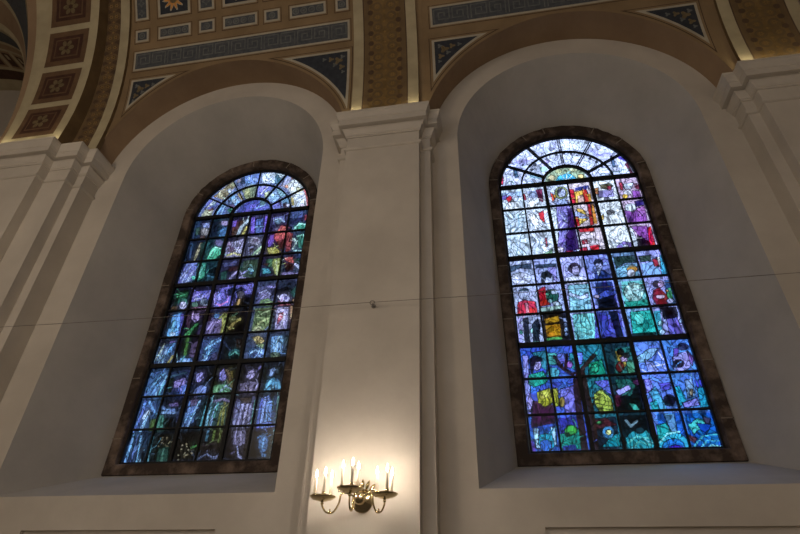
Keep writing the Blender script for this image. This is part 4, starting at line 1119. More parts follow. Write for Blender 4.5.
  ('P','479,908 670,915 670,831 527,828','4c3c30',1),
  ('P','433,440 757,450 792,20 461,23','241c18',0),
  ('P','482,430 681,441 688,245 620,205 507,237','6c6484',1),
  ('L','533,408 550,249',12,'988cb8'),
  ('L','608,420 636,233',12,'a89cc4'),
  ('L','589,206 630,79 681,51',14,'a0a0d0'),
  ('L','503,110 558,137',12,'504868'),
  ('P','782,1377 1057,1395 1089,974 820,971','1c2420',0),
  ('P','854,1340 946,1375 986,1267 922,1222 859,1248','6c84b4',1),
  ('P','892,1305 893,1272 885,1249 870,1241 853,1250 836,1275 826,1309 825,1342 833,1366 848,1374 866,1364 882,1339','140c0c',1),
  ('P','833,986 851,1160 955,1220 1060,1166 1107,1020 1041,976','2c80a8',1),
  ('L','860,1016 930,1173',16,'60b0d4'),
  ('L','997,1153 1079,1038',16,'3c98c0'),
  ('L','897,983 1010,1073',12,'90c8e0'),
  ('P','1100,1068 1137,1073 1139,956 1106,967','d8e4e0',1),
  ('P','799,909 1096,927 1135,475 799,472','1c3c60',0),
  ('L','827,485 836,877',18,'3c5cc0'),
  ('L','889,483 881,890',18,'88a8ec'),
  ('L','951,481 927,904',18,'70a0e8'),
  ('L','1005,523 976,855',18,'5c94e0'),
  ('L','1033,730 988,916',18,'243c30'),
  ('L','1113,519 1085,896',18,'5c8c84'),
  ('P','794,501 1000,553 1087,491 1047,457 817,457','4868d4',1),
  ('P','809,419 1112,432 1134,12 793,15','1c1814',0),
  ('P','892,296 935,395 1024,320 1037,151 957,98 897,183','2c64a0',1),
  ('L','957,181 963,322',14,'68a4dc'),
  ('L','1134,12 1114,417',26,'7cb4b0'),
  ('L','871,325 999,378',12,'4c88c0'),
  ('P','1046,82 1043,66 1030,54 1010,50 988,55 971,68 962,85 965,101 978,113 998,117 1020,112 1037,99','4878b0',1),
 ],
}
# ------------------------------------------------------------------ the church: heights are from the floor
def Z(rel): return EYE + rel


Y_WALL, Y_SEC, Y_MAIN, Y_FRAME, Y_GLASS = 5.72, 5.46, 5.29, 6.92, 7.0
BAYS = (-4.119, 1.568)
PIL = -1.276
NW, SPR, SILL = 1.76, Z(6.27), Z(1.165)           # niche half width, springing and front sill
FW, FSPR, FBOT = 1.31, Z(6.29), Z(1.655)          # outside of the stone frame
VR, VY, VZ = 5.2, 0.15, Z(6.75)                   # nave vault: radius and axis
RO = 2.15


def opening(half, spring, bottom, n=40, rad=None):
    """jambs and round head as (dx, z) from bottom left over the top to bottom right"""
    rad = rad or half
    pts = [(-half, bottom + (spring - bottom) * k / 10) for k in range(10)]
    pts += [(-rad * math.cos(PI * k / n), spring + rad * math.sin(PI * k / n)) for k in range(n + 1)]
    pts += [(half, spring - (spring - bottom) * (k + 1) / 10) for k in range(10)]
    return pts


def vault_y(z, r=VR):
    if z <= VZ: return VY + r
    return VY + math.sqrt(max(r * r - (z - VZ) ** 2, 0))


def vp(x, deg, r):
    a = math.radians(deg)
    return (x, VY + r * math.cos(a), VZ + r * math.sin(a))


def lun(theta):
    """edge of the lunette over a window niche on the vault: distance from the arch centre"""
    return 2.0 + 0.21 * math.cos(theta) ** 2


# floor and enclosing walls of the nave
f = MB(); f.box(-19, 7.6, -5.3, 8.2, -0.1, 0.0)
tag(f.build('floor', FLOOR), 'dark stone floor of the church nave', 'floor', kind='structure')
w = MB(); w.box(-19, 7.6, -5.3, -5.0, 0, 14)
tag(w.build('wall_rear', PLASTER), 'plain plaster wall across the nave from the windows', 'wall', kind='structure')
w = MB(); w.box(7.3, 7.6, -5.0, 8.2, 0, 14)
tag(w.build('wall_right', PLASTER), 'plain end wall of the nave beyond the right pillar', 'wall', kind='structure')
w = MB(); w.box(-19, -18.7, -5.0, 8.2, 0, 14)
tag(w.build('wall_left', PLASTER), 'far plaster end wall beyond the crossing', 'wall', kind='structure')

# window wall: front face with two niches, a recessed dado panel under each, splayed reveals, outer skin
wl = MB()
for c in BAYS:
    inner = opening(NW, SPR, SILL)
    outer = opening(2.2, SPR, SILL, rad=RO)
    rows = [[(c + p[0], Y_WALL, p[1]) for p in outer], [(c + p[0], Y_WALL, p[1]) for p in inner]]
    wl.grid(rows)
    # rounded arris between front face and reveal
    back = opening(FW, FSPR, FBOT)
    rws = []
    for t in (0.0, 0.012, 0.03):
        rws.append([(c + p[0] * (1 - t * 0.25 if t < .02 else 1 - t * 0.4), Y_WALL + t, p[1]) for p in inner])
    lastin = [(p[0] * (1 - 0.012), p[1]) for p in inner]
    n = 10
    rws2 = []
    for k in range(n + 1):
        t = k / n
        rws2.append([(c + a[0] * (1 - t) + b[0] * t, Y_WALL + 0.0 + (Y_FRAME - Y_WALL) * t, a[1] * (1 - t) + b[1] * t) for a, b in zip(inner, back)])
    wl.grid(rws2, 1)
    # sloping sill
    for k in range(n):
        t0, t1 = k / n, (k + 1) / n
        q = []
        for t in (t0, t1):
            hw = NW * (1 - t) + FW * t
            q.append((hw, Y_WALL + (Y_FRAME - Y_WALL) * t, SILL * (1 - t) + FBOT * t))
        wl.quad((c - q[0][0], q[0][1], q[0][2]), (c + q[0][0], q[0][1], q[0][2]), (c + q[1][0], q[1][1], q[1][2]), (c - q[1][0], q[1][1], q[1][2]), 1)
    # wall under the sill with the dado recess
    pz, pw = Z(0.81), 1.16
    wl.quad((c - 2.2, Y_WALL, pz), (c + 2.2, Y_WALL, pz), (c + 2.2, Y_WALL, SILL), (c - 2.2, Y_WALL, SILL))
    for s in (-1, 1):
        wl.quad((c + s * 2.2, Y_WALL, 0), (c + s * pw, Y_WALL, 0), (c + s * pw, Y_WALL, pz), (c + s * 2.2, Y_WALL, pz))
        wl.quad((c + s * pw, Y_WALL, 0), (c + s * pw, Y_WALL + .05, 0), (c + s * pw, Y_WALL + .05, pz), (c + s * pw, Y_WALL, pz))
    wl.quad((c - pw, Y_WALL, pz), (c + pw, Y_WALL, pz), (c + pw, Y_WALL + .05, pz), (c - pw, Y_WALL + .05, pz))
    wl.quad((c - pw, Y_WALL + .05, 0), (c + pw, Y_WALL + .05, 0), (c + pw, Y_WALL + .05, pz), (c - pw, Y_WALL + .05, pz))
    # outer skin round the glass opening
    go = opening(1.15, FSPR, FBOT + .05)
    big = []
    for p in go:
        a = math.atan2(p[1] - Z(3.9), p[0])
        big.append((max(-2.84, min(2.84, math.cos(a) * 30)), max(0.0, min(14.0, Z(3.9) + math.sin(a) * 30))))
    wl.grid([[(c + p[0], 7.06, p[1]) for p in go], [(c + p[0], 7.06, p[1]) for p in big]])
    wl.quad((c - 1.15, 7.06, FBOT + .05), (c + 1.15, 7.06, FBOT + .05), (c + 2.84, 7.06, 0), (c - 2.84, 7.06, 0))
    wl.poly([(c - 2.84, 7.06, 14), (c - 2.84, 7.06, 0), (c - 1.15, 7.06, FBOT + .05)])
    wl.poly([(c + 2.84, 7.06, 14), (c + 2.84, 7.06, 0), (c + 1.15, 7.06, FBOT + .05)])
wl.box(-19, BAYS[0] - 2.84, 7.06, 7.3, 0, 14)
wl.box(BAYS[1] + 2.84, 7.4, 7.06, 7.3, 0, 14)
wl.quad((4.9, Y_WALL, 0), (7.3, Y_WALL, 0), (7.3, Y_WALL, Z(6.75)), (4.9, Y_WALL, Z(6.75)))
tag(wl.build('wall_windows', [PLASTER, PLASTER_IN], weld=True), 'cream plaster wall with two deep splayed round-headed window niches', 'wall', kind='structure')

# stone frames of the windows
def stone_frame(c, name, label):
    s = MB()
    prof = [(1.31, Y_FRAME + .02), (1.30, Y_FRAME - .02), (1.165, Y_FRAME - .02), (1.15, Y_FRAME), (1.13, 7.055)]
    rows = []
    for h, y in prof:
        rows.append([(c + p[0], y, p[1]) for p in opening(h, FSPR, FBOT + (1.31 - h))])
    s.grid(rows)
    for (h0, y0), (h1, y1) in zip(prof, prof[1:]):
        s.quad((c - h0, y0, FBOT + 1.31 - h0), (c + h0, y0, FBOT + 1.31 - h0), (c + h1, y1, FBOT + 1.31 - h1), (c - h1, y1, FBOT + 1.31 - h1))
    o = s.build(name, STONE, weld=True)
    bm = bmesh.new(); bm.from_mesh(o.data)
    rnd = random.Random(int(c * 10))
    for v in bm.verts:                                   # weathered, slightly uneven masonry
        if v.co.y < Y_FRAME + .01: v.co.y += rnd.uniform(-.012, .006); v.co.x += rnd.uniform(-.008, .008)
    bm.to_mesh(o.data); bm.free()
    j = MB()
    for k, a in enumerate((8, 36, 62, 98, 118, 150, 172)):
        a = math.radians(a + rnd.uniform(-4, 4)); d = Vector((math.cos(a), 0, math.sin(a))); t = Vector((-d.z, 0, d.x)) * .009
        ctr = Vector((c, 0, FSPR))
        p = [ctr + d * 1.16 - t, ctr + d * 1.302 - t, ctr + d * 1.302 + t, ctr + d * 1.16 + t]
        y0 = Y_FRAME - .035
        j.poly([(q.x, y0, q.z) for q in p])
        j.quad((p[0].x, y0, p[0].z), (p[3].x, y0, p[3].z), (p[3].x, Y_FRAME, p[3].z), (p[0].x, Y_FRAME, p[0].z))
    for sgn in (-1, 1):
        z = FBOT + .5
        while z < FSPR - .3:
            j.quad((c + sgn * 1.16, Y_FRAME - .034, z), (c + sgn * 1.302, Y_FRAME - .034, z), (c + sgn * 1.302, Y_FRAME - .034, z + .016), (c + sgn * 1.16, Y_FRAME - .034, z + .016))
            z += rnd.uniform(.65, .95)
    j.build('mortar_joint', MORTAR, o)
    return tag(o, label, 'window frame', kind='structure')


stone_frame(BAYS[0], 'window_1', 'brown sandstone frame around the darker left stained-glass window')
stone_frame(BAYS[1], 'window_2', 'brown sandstone frame around the brighter right stained-glass window')

# ------------------------------------------------------------------ pillars with moulded capitals
def sweep(path, prof, mb, mi=0):
    """moulding profile (offset, z) carried along a plan path, outward = right of travel, mitred corners"""
    P = [Vector((a, b)) for a, b in path]
    nrm = []
    for a, b in zip(P, P[1:]):
        d = (b - a).normalized(); nrm.append(Vector((d.y, -d.x)))
    rows = []
    for off, z in prof:
        row = []
        for i, p in enumerate(P):
            if i == 0: q = p + nrm[0] * off
            elif i == len(P) - 1: q = p + nrm[-1] * off
            else:
                n0, n1 = nrm[i - 1], nrm[i]
                q = p + (n0 + n1) * (off / (1 + n0.dot(n1)))
            row.append((q.x, q.y, z))
        rows.append(row)
    mb.grid(rows, mi)
    return rows


CAP = [(0.0, 5.80), (0.022, 5.805), (0.036, 5.82), (0.036, 5.842), (0.022, 5.856), (0.006, 5.86), (0.0, 5.875), (0.0, 6.06), (0.018, 6.062), (0.018, 6.085), (0.03, 6.09), (0.036, 6.12),
       (0.055, 6.16), (0.072, 6.19), (0.08, 6.19), (0.08, 6.205), (0.045, 6.208), (0.045, 6.24), (0.124, 6.242), (0.122, 6.345), (0.132, 6.35), (0.132, 6.365), (0.14, 6.385), (0.158, 6.42), (0.166, 6.45), (0.172, 6.455), (0.172, 6.50)]
BASEP = [(0.10, 0.0), (0.10, 0.45), (0.07, 0.50), (0.07, 0.56), (0.03, 0.62), (0.0, 0.66)]


def pillar(path, label, bolt=None):
    s = MB()
    sweep(path, [(0.0, 0.0), (0.0, Z(5.81))], s)
    s.poly([(p[0], p[1], Z(5.81)) for p in path])
    o = s.build('pillar', PLASTER)
    cpm = MB()
    rows = sweep(path, [(a, Z(z)) for a, z in CAP], cpm)
    cpm.poly(rows[-1]); cpm.poly(rows[0])
    cpm.build('capital', PLASTER, o)
    b = MB()
    rows = sweep(path, BASEP, b); b.poly(rows[-1])
    b.build('base', PLASTER, o)
    if bolt:
        e = MB()
        bx, by, y1 = bolt
        e.tube([(bx + .026 * math.cos(t * PI / 8), by, Z(3.12) + .026 * math.sin(t * PI / 8)) for t in range(17)], .006, 8, False)
        e.tube([(bx, by + .02, Z(3.12)), (bx, y1, Z(3.12))], .007, 8)
        e.lathe([(0, 0), (.028, 0), (.028, .006), (0, .006)], (bx, y1, Z(3.12)), 16, 'y')
        e.build('eye_bolt', CABLE, o)
    return tag(o, label, 'pillar', kind='structure')


def pil_path(x0):
    return [(x0 - .685, 5.73), (x0 - .685, Y_SEC), (x0 - .5425, Y_SEC), (x0 - .5425, Y_MAIN), (x0 + .5425, Y_MAIN), (x0 + .5425, Y_SEC), (x0 + .685, Y_SEC), (x0 + .685, 5.73)]


pillar(pil_path(PIL), 'cream stepped pillar between the two windows carrying the brass sconce', (PIL, 5.2, Y_MAIN))
pillar(pil_path(PIL + 5.687), 'cream stepped pillar right of the brighter window', (PIL + 5.687, 5.2, Y_MAIN))
pillar([(-8.0, 7.0), (-8.0, 5.05), (-6.83, 5.05), (-6.83, 5.22), (-6.44, 5.22), (-6.44, 5.40), (-6.30, 5.40), (-6.30, 5.73)], 'broad cream stepped pier left of the darker window under the coffered arch', (-6.63, 5.14, 5.22))

# ------------------------------------------------------------------ painted vault
def vault_bay(c, xl, xr, tag_label):
    mb = MB()
    n = 48
    top = 172.0
    cols = [(xl, Z(6.3)), (c - lun(0) - .002, Z(6.3))]
    for k in range(n + 1):
        th = PI - PI * k / n
        r = lun(th)
        cols.append((c + r * math.cos(th), SPR + r * math.sin(th)))
    cols += [(c + lun(0) + .002, Z(6.3)), (xr, Z(6.3))]
    rows = []
    for k in range(41):
        row = []
        for x, z0 in cols:
            if z0 < VZ:
                a0 = -math.degrees((VZ - z0) / VR)
            else:
                a0 = math.degrees(math.asin((z0 - VZ) / VR))
            a = a0 + (top - a0) * (k / 40) ** 1.5
            if a < 0: row.append((x, VY + VR, VZ + math.radians(a) * VR))
            else: row.append(vp(x, a, VR))
        rows.append(row)
    mb.grid(rows, 0)
    # soffit of the lunette between the wall arch and the vault
    inn, out_ = [], []
    for k in range(n + 1):
        th = PI - PI * k / n
        r = lun(th)
        z = SPR + r * math.sin(th)
        out_.append((c + r * math.cos(th), vault_y(z), z))
        inn.append((c + RO * math.cos(th), Y_WALL, SPR + RO * math.sin(th)))
    mb.grid([inn, [tuple((a[i] + b[i]) / 2 for i in range(3)) for a, b in zip(inn, out_)], out_], 1)
    o = mb.build('ceiling', [TAN, BROWN], smooth=False, weld=True)
    return tag(o, tag_label, 'ceiling', kind='structure')


def patch(mb, x0, x1, a0, a1, r, mi, n=None, skew=0.0):
    n = n or max(1, int(abs(a1 - a0) / 2) + 1)
    mb.grid([[vp(x0 + skew * t, a0 + (a1 - a0) * t, r), vp(x1 + skew * t, a0 + (a1 - a0) * t, r)] for t in [k / n for k in range(n + 1)]], mi)


def disc(mb, x, a, rx, r, mi, n=12, inner=0.0, rot=0.0, petals=0):
    da = math.degrees(rx / VR)
    pts = []
    for k in range(n):
        t = 2 * PI * k / n + rot
        q = 1.0
        if petals: q = 0.72 + 0.28 * math.cos(petals * t)
        pts.append((x + rx * q * math.cos(t), a + da * q * math.sin(t)))
    if inner:
        rows = [[vp(p[0], p[1], r) for p in pts], [vp(x + (p[0] - x) * inner, a + (p[1] - a) * inner, r) for p in pts]]
        mb.grid(rows, mi, True)
    else:
        mb.poly([vp(p[0], p[1], r) for p in pts], mi)


PMATS = [DKLINE, CREAM, BLUE, PALEB, BLUEDK, ORANGE, GOLDP, TAN]


def framed(ceil, name, x0, x1, a0, a1, inner=2, b=0.038, motif=None, label=None):
    mb = MB()
    d = math.degrees(1 / VR)
    patch(mb, x0 - .03, x1 + .03, a0 - .03 * d, a1 + .03 * d, VR - .003, 0)
    patch(mb, x0 - .018, x1 + .018, a0 - .018 * d, a1 + .018 * d, VR - .006, 7)
    patch(mb, x0, x1, a0, a1, VR - .009, 1)
    patch(mb, x0 + b, x1 - b, a0 + b * d, a1 - b * d, VR - .012, inner)
    if motif: motif(mb, x0 + b, x1 - b, a0 + b * d, a1 - b * d)
    return mb.build(name, PMATS, ceil)


def m_rosettes(mb, x0, x1, a0, a1):
    h = math.radians(a1 - a0) * VR; n = max(1, round((x1 - x0) / h))
    if n == 1 and (x1 - x0) < h:
        n = 1
    for k in range(n):
        x = x0 + (x1 - x0) * (k + .5) / n
        disc(mb, x, (a0 + a1) / 2, min(h, x1 - x0) * .40, VR - .015, 3, 16, 0.62)
        disc(mb, x, (a0 + a1) / 2, min(h, x1 - x0) * .24, VR - .015, 3, 24, 0.0, 0, 6)


def m_tall(mb, x0, x1, a0, a1):
    h = math.radians(a1 - a0) * VR; w = x1 - x0; n = max(2, round(h / w))
    for k in range(n):
        a = a0 + (a1 - a0) * (k + .5) / n
        disc(mb, (x0 + x1) / 2, a, w * .38, VR - .015, 3, 24, 0.55, 0, 4)


def m_flower(mb, x0, x1, a0, a1):
    x, a = (x0 + x1) / 2, (a0 + a1) / 2
    disc(mb, x, a, (x1 - x0) * .42, VR - .015, 1, 48, 0, 0, 10)
    disc(mb, x, a, (x1 - x0) * .36, VR - .018, 5, 48, 0, 0, 10)
    disc(mb, x, a, (x1 - x0) * .13, VR - .021, 6, 16)


def m_meander(mb, x0, x1, a0, a1):
    """greek key: squared spirals standing side by side"""
    d = math.degrees(1 / VR)
    h = (a1 - a0) / d
    u = h * .82; t = h * .06
    n = int((x1 - x0 - .06) / (u * 1.08)); s = (x1 - x0) / n
    for k in range(n):
        xa = x0 + s * k + s * .09; ya = h * .12; w = s * .82; hh = h * .76
        segs = [(0, 0, 0, 1), (0, 1, 1, 1), (1, 1, 1, .2), (1, .2, .3, .2), (.3, .2, .3, .72), (.3, .72, .68, .72), (.68, .72, .68, .46)]
        if k % 2: segs = [(1 - p, q, 1 - r, e) for p, q, r, e in segs]
        for p, q, r, e in segs:
            X0, X1 = xa + min(p, r) * w - t / 2, xa + max(p, r) * w + t / 2
            A0, A1 = ya + min(q, e) * hh - t / 2, ya + max(q, e) * hh + t / 2
            patch(mb, X0, X1, a0 + A0 * d, a0 + A1 * d, VR - .015, 3, 1)


def spandrel(ceil, c, side, xe, a_top):
    """three-cornered panel between rib, frieze and the curve of the lunette"""
    mb = MB()
    d = math.degrees(1 / VR)
    def edge_x(a, gap):
        dz = VZ + VR * math.sin(math.radians(a)) - SPR
        if (lun(PI / 2) + gap) <= dz: return 0.0
        lo, hi = 0.0, PI / 2
        for _ in range(40):
            md = (lo + hi) / 2
            if (lun(md) + gap) * math.sin(md) < dz: lo = md
            else: hi = md
        return (lun(lo) + gap) * math.cos(lo)
    def fill(inset, gap, rr, mi):
        x_rib = abs(xe - c) - inset
        at = a_top - inset * d * 1.0
        lo, hi = 1.0, at
        for _ in range(40):
            md = (lo + hi) / 2
            if edge_x(md, gap) > x_rib: lo = md
            else: hi = md
        rows = []
        for k in range(41):
            a = lo + (at - lo) * k / 40
            rows.append([vp(c + side * min(edge_x(a, gap), x_rib), a, rr), vp(c + side * x_rib, a, rr)])
        if len(rows) > 1: mb.grid(rows, mi)
    fill(-.05, .045, VR - .003, 0)
    fill(-.035, .06, VR - .006, 7)
    fill(0, .09, VR - .009, 1)
    fill(.042, .13, VR - .012, 4)
    xm = c + side * (abs(xe - c) - .20)
    for (dx, da, q, pt) in ((.0, a_top - 2.4, .085, 3), (-.13, a_top - 1.9, .06, 3), (.06, a_top - 4.0, .065, 3), (-.25, a_top - 1.75, .045, 3), (.085, a_top - 5.2, .04, 3), (-.06, a_top - 3.3, .05, 3), (.07, a_top - 1.6, .05, 3)):
        disc(mb, xm + side * dx, da, q, VR - .015, 3 if pt == 3 and q < .055 else 6, 18, 0.0, q * 40, pt)
    return mb.build('spandrel_panel', PMATS, ceil)


def decorate(ceil, c, x0, x1):
    framed(ceil, 'meander_frieze', x0, x1, 17.9, 22.3, 2, .036, m_meander)
    f = (x1 - x0) / 4.1
    row = [(-5.99, -5.73), (-5.53, -4.89), (-4.72, -4.42), (-4.25, -3.6), (-3.46, -3.17), (-2.98, -2.32), (-2.14, -1.91)]
    row = [(x0 + (a + 6.0) * f, x0 + (b + 6.0) * f) for a, b in row]
    for base, hgt in ((24.5, 2.6), (40.6, 2.6), (56.5, 2.6)):
        for k, (a, b) in enumerate(row):
            framed(ceil, 'rosette_panel', a, b, base, base + hgt, 2, .038, m_rosettes)
    for base, hgt in ((29.3, 9.0), (45.3, 9.0)):
        for k, (a, b) in enumerate(row):
            if k % 2 == 0: framed(ceil, 'guilloche_panel', a, b, base, base + hgt, 2, .038, m_tall)
            else:
                w = b - a
                framed(ceil, 'flower_panel', a, b, base, base + hgt * .72, 4, .045, m_flower)
    spandrel(ceil, c, -1, x0 + (.0 if c < 0 else 0), 15.7 if c < 0 else 14.9)
    spandrel(ceil, c, 1, x1, 15.7 if c < 0 else 14.9)


ceil_l = vault_bay(BAYS[0], -6.6, PIL, 'tan painted barrel vault with blue friezes above the darker left window')
ceil_r = vault_bay(BAYS[1], PIL, PIL + 5.687, 'brown painted barrel vault with dark frieze above the brighter right window')
decorate(ceil_l, BAYS[0], -6.0, -1.9)
decorate(ceil_r, BAYS[1], -.5, 3.62)


def rib(x0, label, strips, r=VR - .06, side_r=VR, skew=0.0, motif=True, name='ceiling'):
    """transverse arch: painted strips (x offsets, material) on a band standing proud of the vault"""
    mats = [RIBCREAM, RIBDARK, RIBGOLD, GILT, DKLINE, COFBR]
    mb = MB()
    for a, b, mi in strips:
        rows = []
        for k in range(61):
            t = k / 60; ang = -3 + 186 * t
            s = skew * min(max(ang, 0), 60)
            if ang < 0: rows.append([(x0 + a, VY + r, VZ + math.radians(ang) * r), (x0 + b, VY + r, VZ + math.radians(ang) * r)])
            else: rows.append([vp(x0 + a + s, ang, r), vp(x0 + b + s, ang, r)])
        mb.grid(rows, mi)
    for e in (strips[0][0], strips[-1][1]):
        rows = []
        for k in range(61):
            ang = -3 + 186 * k / 60
            s = skew * min(max(ang, 0), 60)
            rows.append([vp(x0 + e + s, ang, r), vp(x0 + e + s, ang, side_r + .03)])
        mb.grid(rows, 1)
    if motif:
        a, b = motif
        pitch = 2.3
        k = 0; ang = .7
        while ang < 70:
            s = skew * ang
            for q in (.27, .73):
                x = x0 + a + (b - a) * q + s
                disc(mb, x, ang, .088, r - .004, 1, 16, 0.62)
                disc(mb, x, ang, .05, r - .007, 3, 18, 0.45, 0, 6)
            disc(mb, x0 + (a + b) / 2 + s, ang + pitch / 2, .03, r - .004, 3, 12, 0, 0, 4)
            for e in (a + .02, b - .02):
                disc(mb, x0 + e + s, ang + pitch / 2, .05, r - .004, 4, 12)
            ang += pitch
    o = mb.build(name, mats)
    return tag(o, label, 'vault rib', kind='structure')


STR = [(-.54, -.37, 0), (-.37, -.35, 4), (-.35, -.26, 1), (-.26, .26, 2), (.26, .35, 1), (.35, .37, 4), (.37, .54, 0)]
rib(PIL, 'gilded rosette rib rising from the pillar between the two windows', STR, motif=(-.26, .26))
rib(PIL + 5.687, 'gilded rosette rib rising from the right-hand pillar', STR, motif=(-.26, .26))
rib(-6.80, 'narrow gilded rib beside the coffered arch at the far left', [(-.14, .02, 5), (.02, .13, 1), (.13, .37, 5), (.37, .39, 4), (.39, .57, 0)], skew=.005, motif=(.13, .37))

# broad coffered arch of the crossing
def coffered_arch():
    R2 = VR - .30
    mats = [RIBCREAM, COFBR, MAROON, GOLDP, RIBDARK, BROWN, BLUE]
    mb = MB()
    xl, xr, sk = -7.99, -6.78, .0085
    def q(x, a, r): return (x + sk * min(max(a, 0), 60), VY + r * math.cos(math.radians(a)), VZ + r * math.sin(math.radians(a)))
    A_ = [-3 + 186 * k / 60 for k in range(61)]
    edge = lambda aa: (-8.0, VY + R2 * math.cos(math.radians(aa)), VZ + R2 * math.sin(math.radians(aa)))
    mb.grid([[q(-7.86, k, R2), q(xr, k, R2)] for k in A_], 0)
    mb.grid([[edge(k), tuple(0.45 * i + 0.55 * j for i, j in zip(q(-7.86, k, R2), edge(k)))] for k in A_], 5)
    mb.grid([[tuple(0.45 * i + 0.55 * j for i, j in zip(q(-7.86, k, R2), edge(k))), q(-7.86, k, R2)] for k in A_], 0)
    mb.grid([[q(xr, -3 + 186 * k / 60, R2), q(xr, -3 + 186 * k / 60, VR)] for k in range(61)], 4)
    o = mb.build('ceiling', mats)
    tag(o, 'broad cream arch with square brown flower coffers at far left', 'arch', kind='structure')
    def pat(m, x0, x1, a0, a1, r, mi):
        n = max(2, int((a1 - a0) / 1.5))
        m.grid([[q(x0, a0 + (a1 - a0) * k / n, r), q(x1, a0 + (a1 - a0) * k / n, r)] for k in range(n + 1)], mi)
    base = .5
    while base < 66:
        m = MB()
        x0, x1, a0, a1 = -7.76, -6.95, base, base + 8.0
        dg = math.degrees(1 / R2)
        pat(m, x0, x1, a0, a1, R2 - .004, 1)
        for ins, mi, rr in ((.10, 2, .008), (.16, 1, .012), (.185, 2, .016)):
            pat(m, x0 + ins, x1 - ins, a0 + ins * dg, a1 - ins * dg, R2 - rr, mi)
        xc, ac = (x0 + x1) / 2, (a0 + a1) / 2
        for k in range(6):
            t = 2 * PI * k / 6
            pts = []
            for j in range(10):
                u = 2 * PI * j / 10
                lx, ly = .095 + .06 * math.cos(u), .042 * math.sin(u)
                pts.append(q(xc + lx * math.cos(t) - ly * math.sin(t), ac + (lx * math.sin(t) + ly * math.cos(t)) * dg, R2 - .022))
            m.poly(pts, 3)
        m.poly([q(xc + .035 * math.cos(2 * PI * j / 10), ac + .035 * dg * math.sin(2 * PI * j / 10), R2 - .026) for j in range(10)], 2)
        m.build('flower_coffer', mats, o)
        base += 9.35
    return o


coffered_arch()

# crossing beyond the arch: pendentive of a dome, the transept arch and its coffered soffit
def crossing():
    XC, R = -12.9, 4.9
    RS = math.sqrt(2) * R
    mats = [RIBCREAM, TAN, BLUE, BROWN, PALEB, MAROON]
    mb = MB()
    # pendentive: part of the sphere between the coffered arch (x=-8) and the transept arch (y=5.05)
    def sph(az, el):
        return (XC + RS * math.cos(el) * math.cos(az), VY + RS * math.cos(el) * math.sin(az), VZ + RS * math.sin(el))
    n = 40
    rows = []
    for i in range(n + 1):
        el = math.asin(math.sqrt(.5)) * i / n
        ce = min(1.0, R / (RS * math.cos(el)))
        a0 = math.acos(ce); a1 = PI / 2 - a0
        rows.append([sph(a0 + (a1 - a0) * t, el) for t in (0, .06, .20, .24, .72, .76, .94, 1)])
    m_of = [0, 1, 0, 2, 0, 3, 0]
    for j in range(7):
        mb.grid([[r[j], r[j + 1]] for r in rows], m_of[j])
    # other pendentives and the dome close the space above
    for s in (1, 2, 3):
        rr = []
        for i in range(n + 1):
            el = math.asin(math.sqrt(.5)) * i / n
            ce = min(1.0, R / (RS * math.cos(el)))
            a0 = math.acos(ce) + s * PI / 2; a1 = PI / 2 - math.acos(ce) + s * PI / 2
            rr.append([sph(a0 + (a1 - a0) * t / 6, el) for t in range(7)])
        mb.grid(rr, 1)
    e0 = math.asin(math.sqrt(.5))
    mb.grid([[sph(2 * PI * k / 48, e0 + (PI / 2 - e0) * i / 8) for k in range(48)] for i in range(9)], 1, True)
    o = mb.build('ceiling', mats)
    tag(o, 'blue and tan painted pendentive beyond the coffered arch', 'ceiling', kind='structure')
    # transept arch: cream rim and banded soffit with small coffers
    t = MB()
    def cy(a, y, r=R): return (XC + r * math.cos(a), y, VZ + r * math.sin(a))
    A = [-.06 + (PI + .12) * k / 60 for k in range(61)]
    for y0, y1, mi in ((5.05, 5.16, 0), (5.16, 5.50, 2), (5.50, 5.58, 0), (5.58, 5.74, 3), (5.74, 6.40, 0), (6.40, 6.70, 5), (6.70, 7.06, 0)):
        t.grid([[cy(a, y0), cy(a, y1)] for a in A], mi)
    o2 = t.build('ceiling', mats)
    tag(o2, 'banded brown and cream soffit of the transept arch at far left', 'arch', kind='structure')
    for k in range(14):
        a = .05 + .115 * k
        c = MB()
        c.quad(cy(a, 5.80, R - .006), cy(a + .085, 5.80, R - .006), cy(a + .085, 6.30, R - .006), cy(a, 6.30, R - .006), 3)
        c.quad(cy(a + .012, 5.86, R - .012), cy(a + .073, 5.86, R - .012), cy(a + .073, 6.24, R - .012), cy(a + .012, 6.24, R - .012), 5)
        c.quad(cy(a + .03, 5.90, R - .018), cy(a + .055, 5.90, R - .018), cy(a + .055, 6.04, R - .018), cy(a + .03, 6.04, R - .018), 0)
        c.build('small_coffer', mats, o2)


crossing()
# roof over everything keeps the daylight out
r = MB(); r.box(-19, 7.6, -5.3, 7.3, 14, 14.2)
tag(r.build('roof', DKLINE), 'dark roof above the vault', 'roof', kind='structure')
# ------------------------------------------------------------------ stained glass
GW, GV, VC = 1.134, 4.482, 4.44            # half width, height to the top bar, arch centre above the glass foot
GZ = Z(1.8235)
MM = 8.0                                   # raster of the glass painting in millimetres
NX, NZ = int(2 * GW * 1000 / MM) + 2, int((VC + GW) * 1000 / MM) + 2
BASE = {
    'R': [['d3e0ee', 'd8e0f0', 'cfd6f0', 'd8c8d4', 'eef2f9', 'c8b0cc'], ['b8c0e4', 'aab2e4', 'b4b6ec', '8c98e0', '88a8d4', 'a4a8e4'], ['3e62c0', '4c6ecc', '2a7a8c', '1c3c48', '6c90e4', '5a90e0'], 'd4daf8'],
    'L': [['0c1c38', '10303c', '201c38', '30304c', '281c40', '1c3050'], ['181828', '181420', '201c38', '121014', '3a4468', '242c44'], ['14304c', '161c28', '14161c', '1c1c14', '1c1a20', '1c2430'], '6478b0']}


